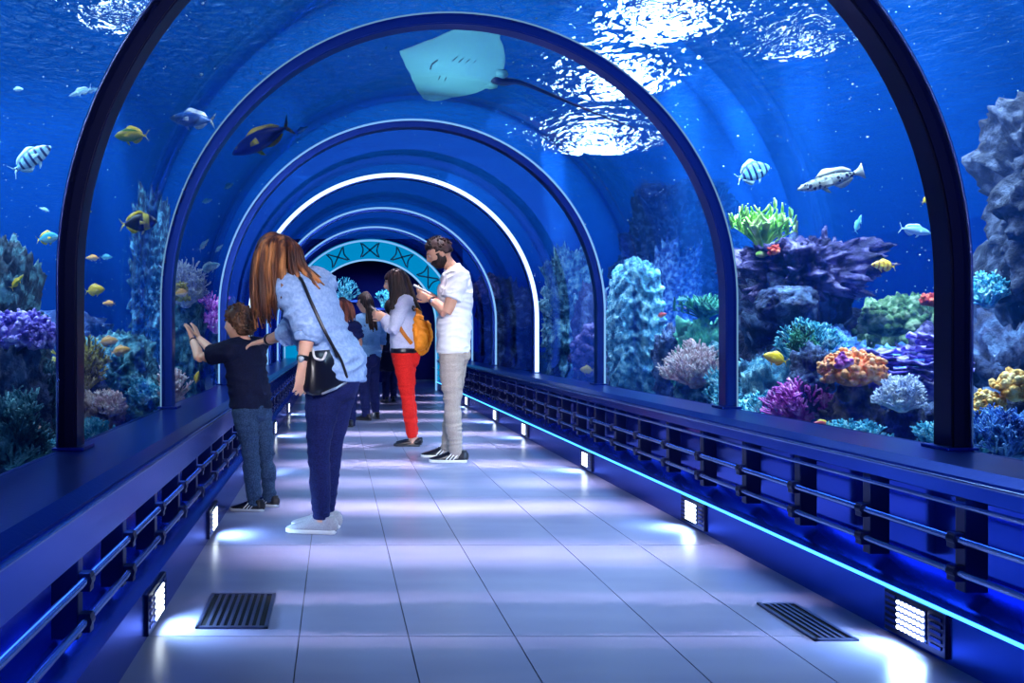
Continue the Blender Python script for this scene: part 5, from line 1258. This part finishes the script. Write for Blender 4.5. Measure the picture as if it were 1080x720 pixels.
# rippled water surface, seen from below
m = bpy.data.materials.new('water_surface'); nt, N, L = nodes(m)
out = N.new('ShaderNodeOutputMaterial'); mix = N.new('ShaderNodeMixShader'); rf = N.new('ShaderNodeBsdfRefraction'); gl = N.new('ShaderNodeBsdfGlossy')
rf.inputs['IOR'].default_value = 1.16; rf.inputs['Roughness'].default_value = .02; rf.inputs[0].default_value = (.8, .95, 1, 1)
gl.inputs['Roughness'].default_value = .08; gl.inputs[0].default_value = (.6, .85, 1, 1)
mix.inputs[0].default_value = .4
tc = N.new('ShaderNodeTexCoord'); mp = N.new('ShaderNodeMapping'); L.new(tc.outputs['Object'], mp.inputs[0]); mp.inputs['Scale'].default_value = (1, .75, 1)
n1 = N.new('ShaderNodeTexNoise'); n1.inputs['Scale'].default_value = 7.0; n1.inputs['Detail'].default_value = 3; n1.inputs['Distortion'].default_value = .8
L.new(mp.outputs[0], n1.inputs['Vector'])
bp = N.new('ShaderNodeBump'); bp.inputs['Strength'].default_value = 1.0; bp.inputs['Distance'].default_value = .13
L.new(n1.outputs[0], bp.inputs['Height'])
for s in (rf, gl): L.new(bp.outputs[0], s.inputs['Normal'])
L.new(rf.outputs[0], mix.inputs[1]); L.new(gl.outputs[0], mix.inputs[2]); L.new(mix.outputs[0], out.inputs[0])
bm = new_bm()
nx, ny = 120, 150
def wave(x, y):
    return .03 * noise.noise(Vector((x * .9, y * .7, 0))) + .015 * noise.noise(Vector((x * 2.3, y * 1.9, 5)))
vv = [[bm.verts.new((WX0 + (WX1 - WX0) * i / nx, WY0 + (WY1 - WY0) * k / ny, WZ1 + .06)) for k in range(ny + 1)] for i in range(nx + 1)]
for row in vv:
    for v in row: v.co.z += wave(v.co.x, v.co.y)
for i in range(nx):
    for k in range(ny): bm.faces.new((vv[i][k], vv[i][k + 1], vv[i + 1][k + 1], vv[i + 1][k]))   # normals down
struct(obj('water_surface', bm, m), 'rippled water surface overhead with glinting reflections', 'water')

# fine bubbles drifting in the water: past counting
rg = random.Random(77); pm = PM()
OCT = [V((1, 0, 0)), V((-1, 0, 0)), V((0, 1, 0)), V((0, -1, 0)), V((0, 0, 1)), V((0, 0, -1))]; OF_ = [(0, 2, 4), (2, 1, 4), (1, 3, 4), (3, 0, 4), (2, 0, 5), (1, 2, 5), (3, 1, 5), (0, 3, 5)]
k = 0
while k < 1500:
    p = V((rg.uniform(-4.5, 6), rg.uniform(3.5, 13), rg.uniform(.6, 3.4)))
    if abs(p.x - TX) < TR + .12 and (p.z < TZ or math.hypot(p.x - TX, p.z - TZ) < TR + .12): continue
    if noise.noise(p * .9) < rg.uniform(-.1, .55): continue
    r_ = rg.uniform(.002, .0055) * (1 if rg.random() < .9 else 1.8); b0 = len(pm.v); st = rg.uniform(.8, 1.6)
    pm.v += [p + V((o_.x * st, o_.y, o_.z)) * r_ for o_ in OCT]; pm.f += [tuple(b0 + q for q in f) for f in OF_]; k += 1
o = pm.obj('bubbles', mat('bubble', (.85, .95, 1), .1)); tag(o, 'scattered tiny pale bubbles drifting in the tank water', 'bubbles', None, 'stuff')

# tank floor: sand
bm = new_bm()
for X0, X1 in ((WX0, LX - .03), (RX + .03, WX1)):
    n = 40; mY = 90
    gx = [[bm.verts.new((X0 + (X1 - X0) * i / n, WY0 + (WY1 - WY0) * k / mY, 0)) for k in range(mY + 1)] for i in range(n + 1)]
    for row in gx:
        for v in row: v.co.z = .30 + .10 * noise.noise(Vector((v.co.x * .8, v.co.y * .8, 3))) + .03 * noise.noise(v.co * 4)
    for i in range(n):
        for k in range(mY): bm.faces.new((gx[i][k], gx[i + 1][k], gx[i + 1][k + 1], gx[i][k + 1]))
struct(obj('seabed', bm, mat('sand', (.08, .14, .22), .9, c2=(.20, .26, .30), scale=9, bump=.6, bscale=40)), 'pale sandy bed of the tank', 'seabed')['kind'] = 'structure'

# ================================================================== light
w = bpy.data.worlds.new('World'); SC.world = w; w.use_nodes = True
nt = w.node_tree; N, L = nt.nodes, nt.links; N.clear()
out = N.new('ShaderNodeOutputWorld'); bg = N.new('ShaderNodeBackground'); L.new(bg.outputs[0], out.inputs[0])
tc = N.new('ShaderNodeTexCoord'); sx = N.new('ShaderNodeSeparateXYZ'); L.new(tc.outputs['Generated'], sx.inputs[0])
mr = N.new('ShaderNodeMapRange'); mr.inputs['From Min'].default_value = -.25; mr.inputs['From Max'].default_value = .6; L.new(sx.outputs[2], mr.inputs[0])
r = ramp(N, [(0, (.0, .003, .05)), (.3, (.0, .012, .28)), (.55, (.0, .055, .50)), (1, (.01, .20, .85))]); L.new(mr.outputs[0], r.inputs[0]); L.new(r.outputs[0], bg.inputs[0])
m2 = N.new('ShaderNodeMapRange'); m2.inputs['From Min'].default_value = -.45; m2.inputs['From Max'].default_value = .35; m2.inputs['To Min'].default_value = .5; m2.inputs['To Max'].default_value = 1.2
L.new(sx.outputs[0], m2.inputs[0]); L.new(m2.outputs[0], bg.inputs[1])

# tank lamps: bright panels hung above the water (they glint through the ripples)
for i, (x, y, q_, st) in enumerate([(3.45, 9.0, .62, 80), (3.65, 11.0, .62, 80), (4.3, 14.0, .7, 80), (5.2, 9.6, .3, 25), (-2.3, 9.0, .3, 12), (-2.6, 6.6, .25, 8)]):
    t = thing('tank_lamp', (x, y, 5.2), ['white tank lamp glinting at the top of the glitter path', 'white tank lamp in the middle of the glitter path', 'white tank lamp at the far end of the glitter path', 'small tank lamp glinting over the right tank', 'small tank lamp glinting over the left tank, farther one', 'small tank lamp glinting over the left tank, nearer one'][i], 'lamp', 'lamps above the tank')
    bm = new_bm(); disc(bm, (0, 0, .06), q_ * .55, .12); obj('housing', bm, DARK, t)
    bm = new_bm(); disc(bm, (0, 0, -.01), q_ * .5, .02); obj('lens', bm, glow('tank_lamp_%d' % st, (.85, .97, 1.0), st), t)
# light bands across the walkway, one lamp strip per half bay
for k, y in enumerate([-.6, .9, 2.15, 3.05, 3.95, 5.0, 5.85, 6.7, 7.8, 8.8, 10.2, 11.4, 13, 14.6]):
    area('band_light', (TX + .1, y, 3.45), (0, 0, 0), 2.3, .06, 9 if k % 2 else 5, (1.0, .80, .86), 11)
# added blue fill strips under the ledges, tinting the floor edges
area('floor_edge_fill', (FL - .03, 6.5, .44), (0, R(28), 0), .04, 17, 26, (.06, .22, 1.0), 150)
area('floor_edge_fill', (FR + .03, 6.5, .50), (0, R(-28), 0), .04, 17, 34, (.06, .22, 1.0), 150)
# narrow lamp beams that show as pale shafts in the water
for x, y, e in ((3.3, 8.2, 90), (3.9, 7.2, 70), (4.4, 9.3, 90), (2.9, 11.5, 110), (-2.4, 8.8, 50)):
    area('beam_light', (x, y, 3.5), (R(3), R(-6), 0), .3, .3, e, (.6, .9, 1.0), 14)
# soft lights
area('front_fill', (.7, -2.2, 2.2), (R(82), 0, 0), 1.6, .5, 25, (.95, .92, 1), 30)  # added fill from behind the camera for the visitors' near sides
for x, y in ((3.1, 4.7), (4.2, 8.0), (-3.2, 5.0), (-3.2, 9.0)):
    area('reef_light', (x, y, 3.5), (0, 0, 0), 2.0, 2.0, (430 if y > 5 else 260) if x > 0 else 290, (.62, .88, 1.0), 110)

# added fill above the tunnel crown, brightening fish and coral fronts on both sides
for y in (3.6, 6.0, 9.0, 12.5):
    area("reef_front_fill", (1.7, y, 3.45), (0, R(-58), 0), .5, 1.2, 35 if y < 4 else 85, (.75, .92, 1.0), 110)
    area("reef_front_fill", (-.45, y, 3.45), (0, R(58), 0), .5, 1.2, 50, (.75, .92, 1.0), 110)
# added uplight without a fixture, brightens the stingray's belly
q = Vector((.93, 6.1, 2.9)) - Vector((-.6, 5.3, .7))
a = area('stingray_fill', (-.6, 5.3, .7), (0, 0, 0), .2, .2, 6, (.6, .95, 1.0), 34); a.rotation_euler = q.to_track_quat('-Z', 'Y').to_euler()
cam = bpy.data.cameras.new('camera'); co = bpy.data.objects.new('camera', cam); COL.objects.link(co)
cam.sensor_width = 36; cam.lens = 30; co.location = (0, 0, CH); co.rotation_euler = (R(90), 0, 0)
cam.shift_x = (540 - VX) / 1080; cam.shift_y = (VY - 360) / 1080
SC.camera = co
SC.view_settings.view_transform = 'Standard'; SC.view_settings.look = 'None'; SC.view_settings.gamma = 1; SC.view_settings.exposure = 0
SC.view_settings.use_curve_mapping = False
SC.cycles.transparent_max_bounces = 24; SC.cycles.max_bounces = 8; SC.cycles.volume_bounces = 0
SC.cycles.use_denoising = True; SC.cycles.caustics_refractive = False; SC.cycles.caustics_reflective = False
SC.cycles.sample_clamp_indirect = 4
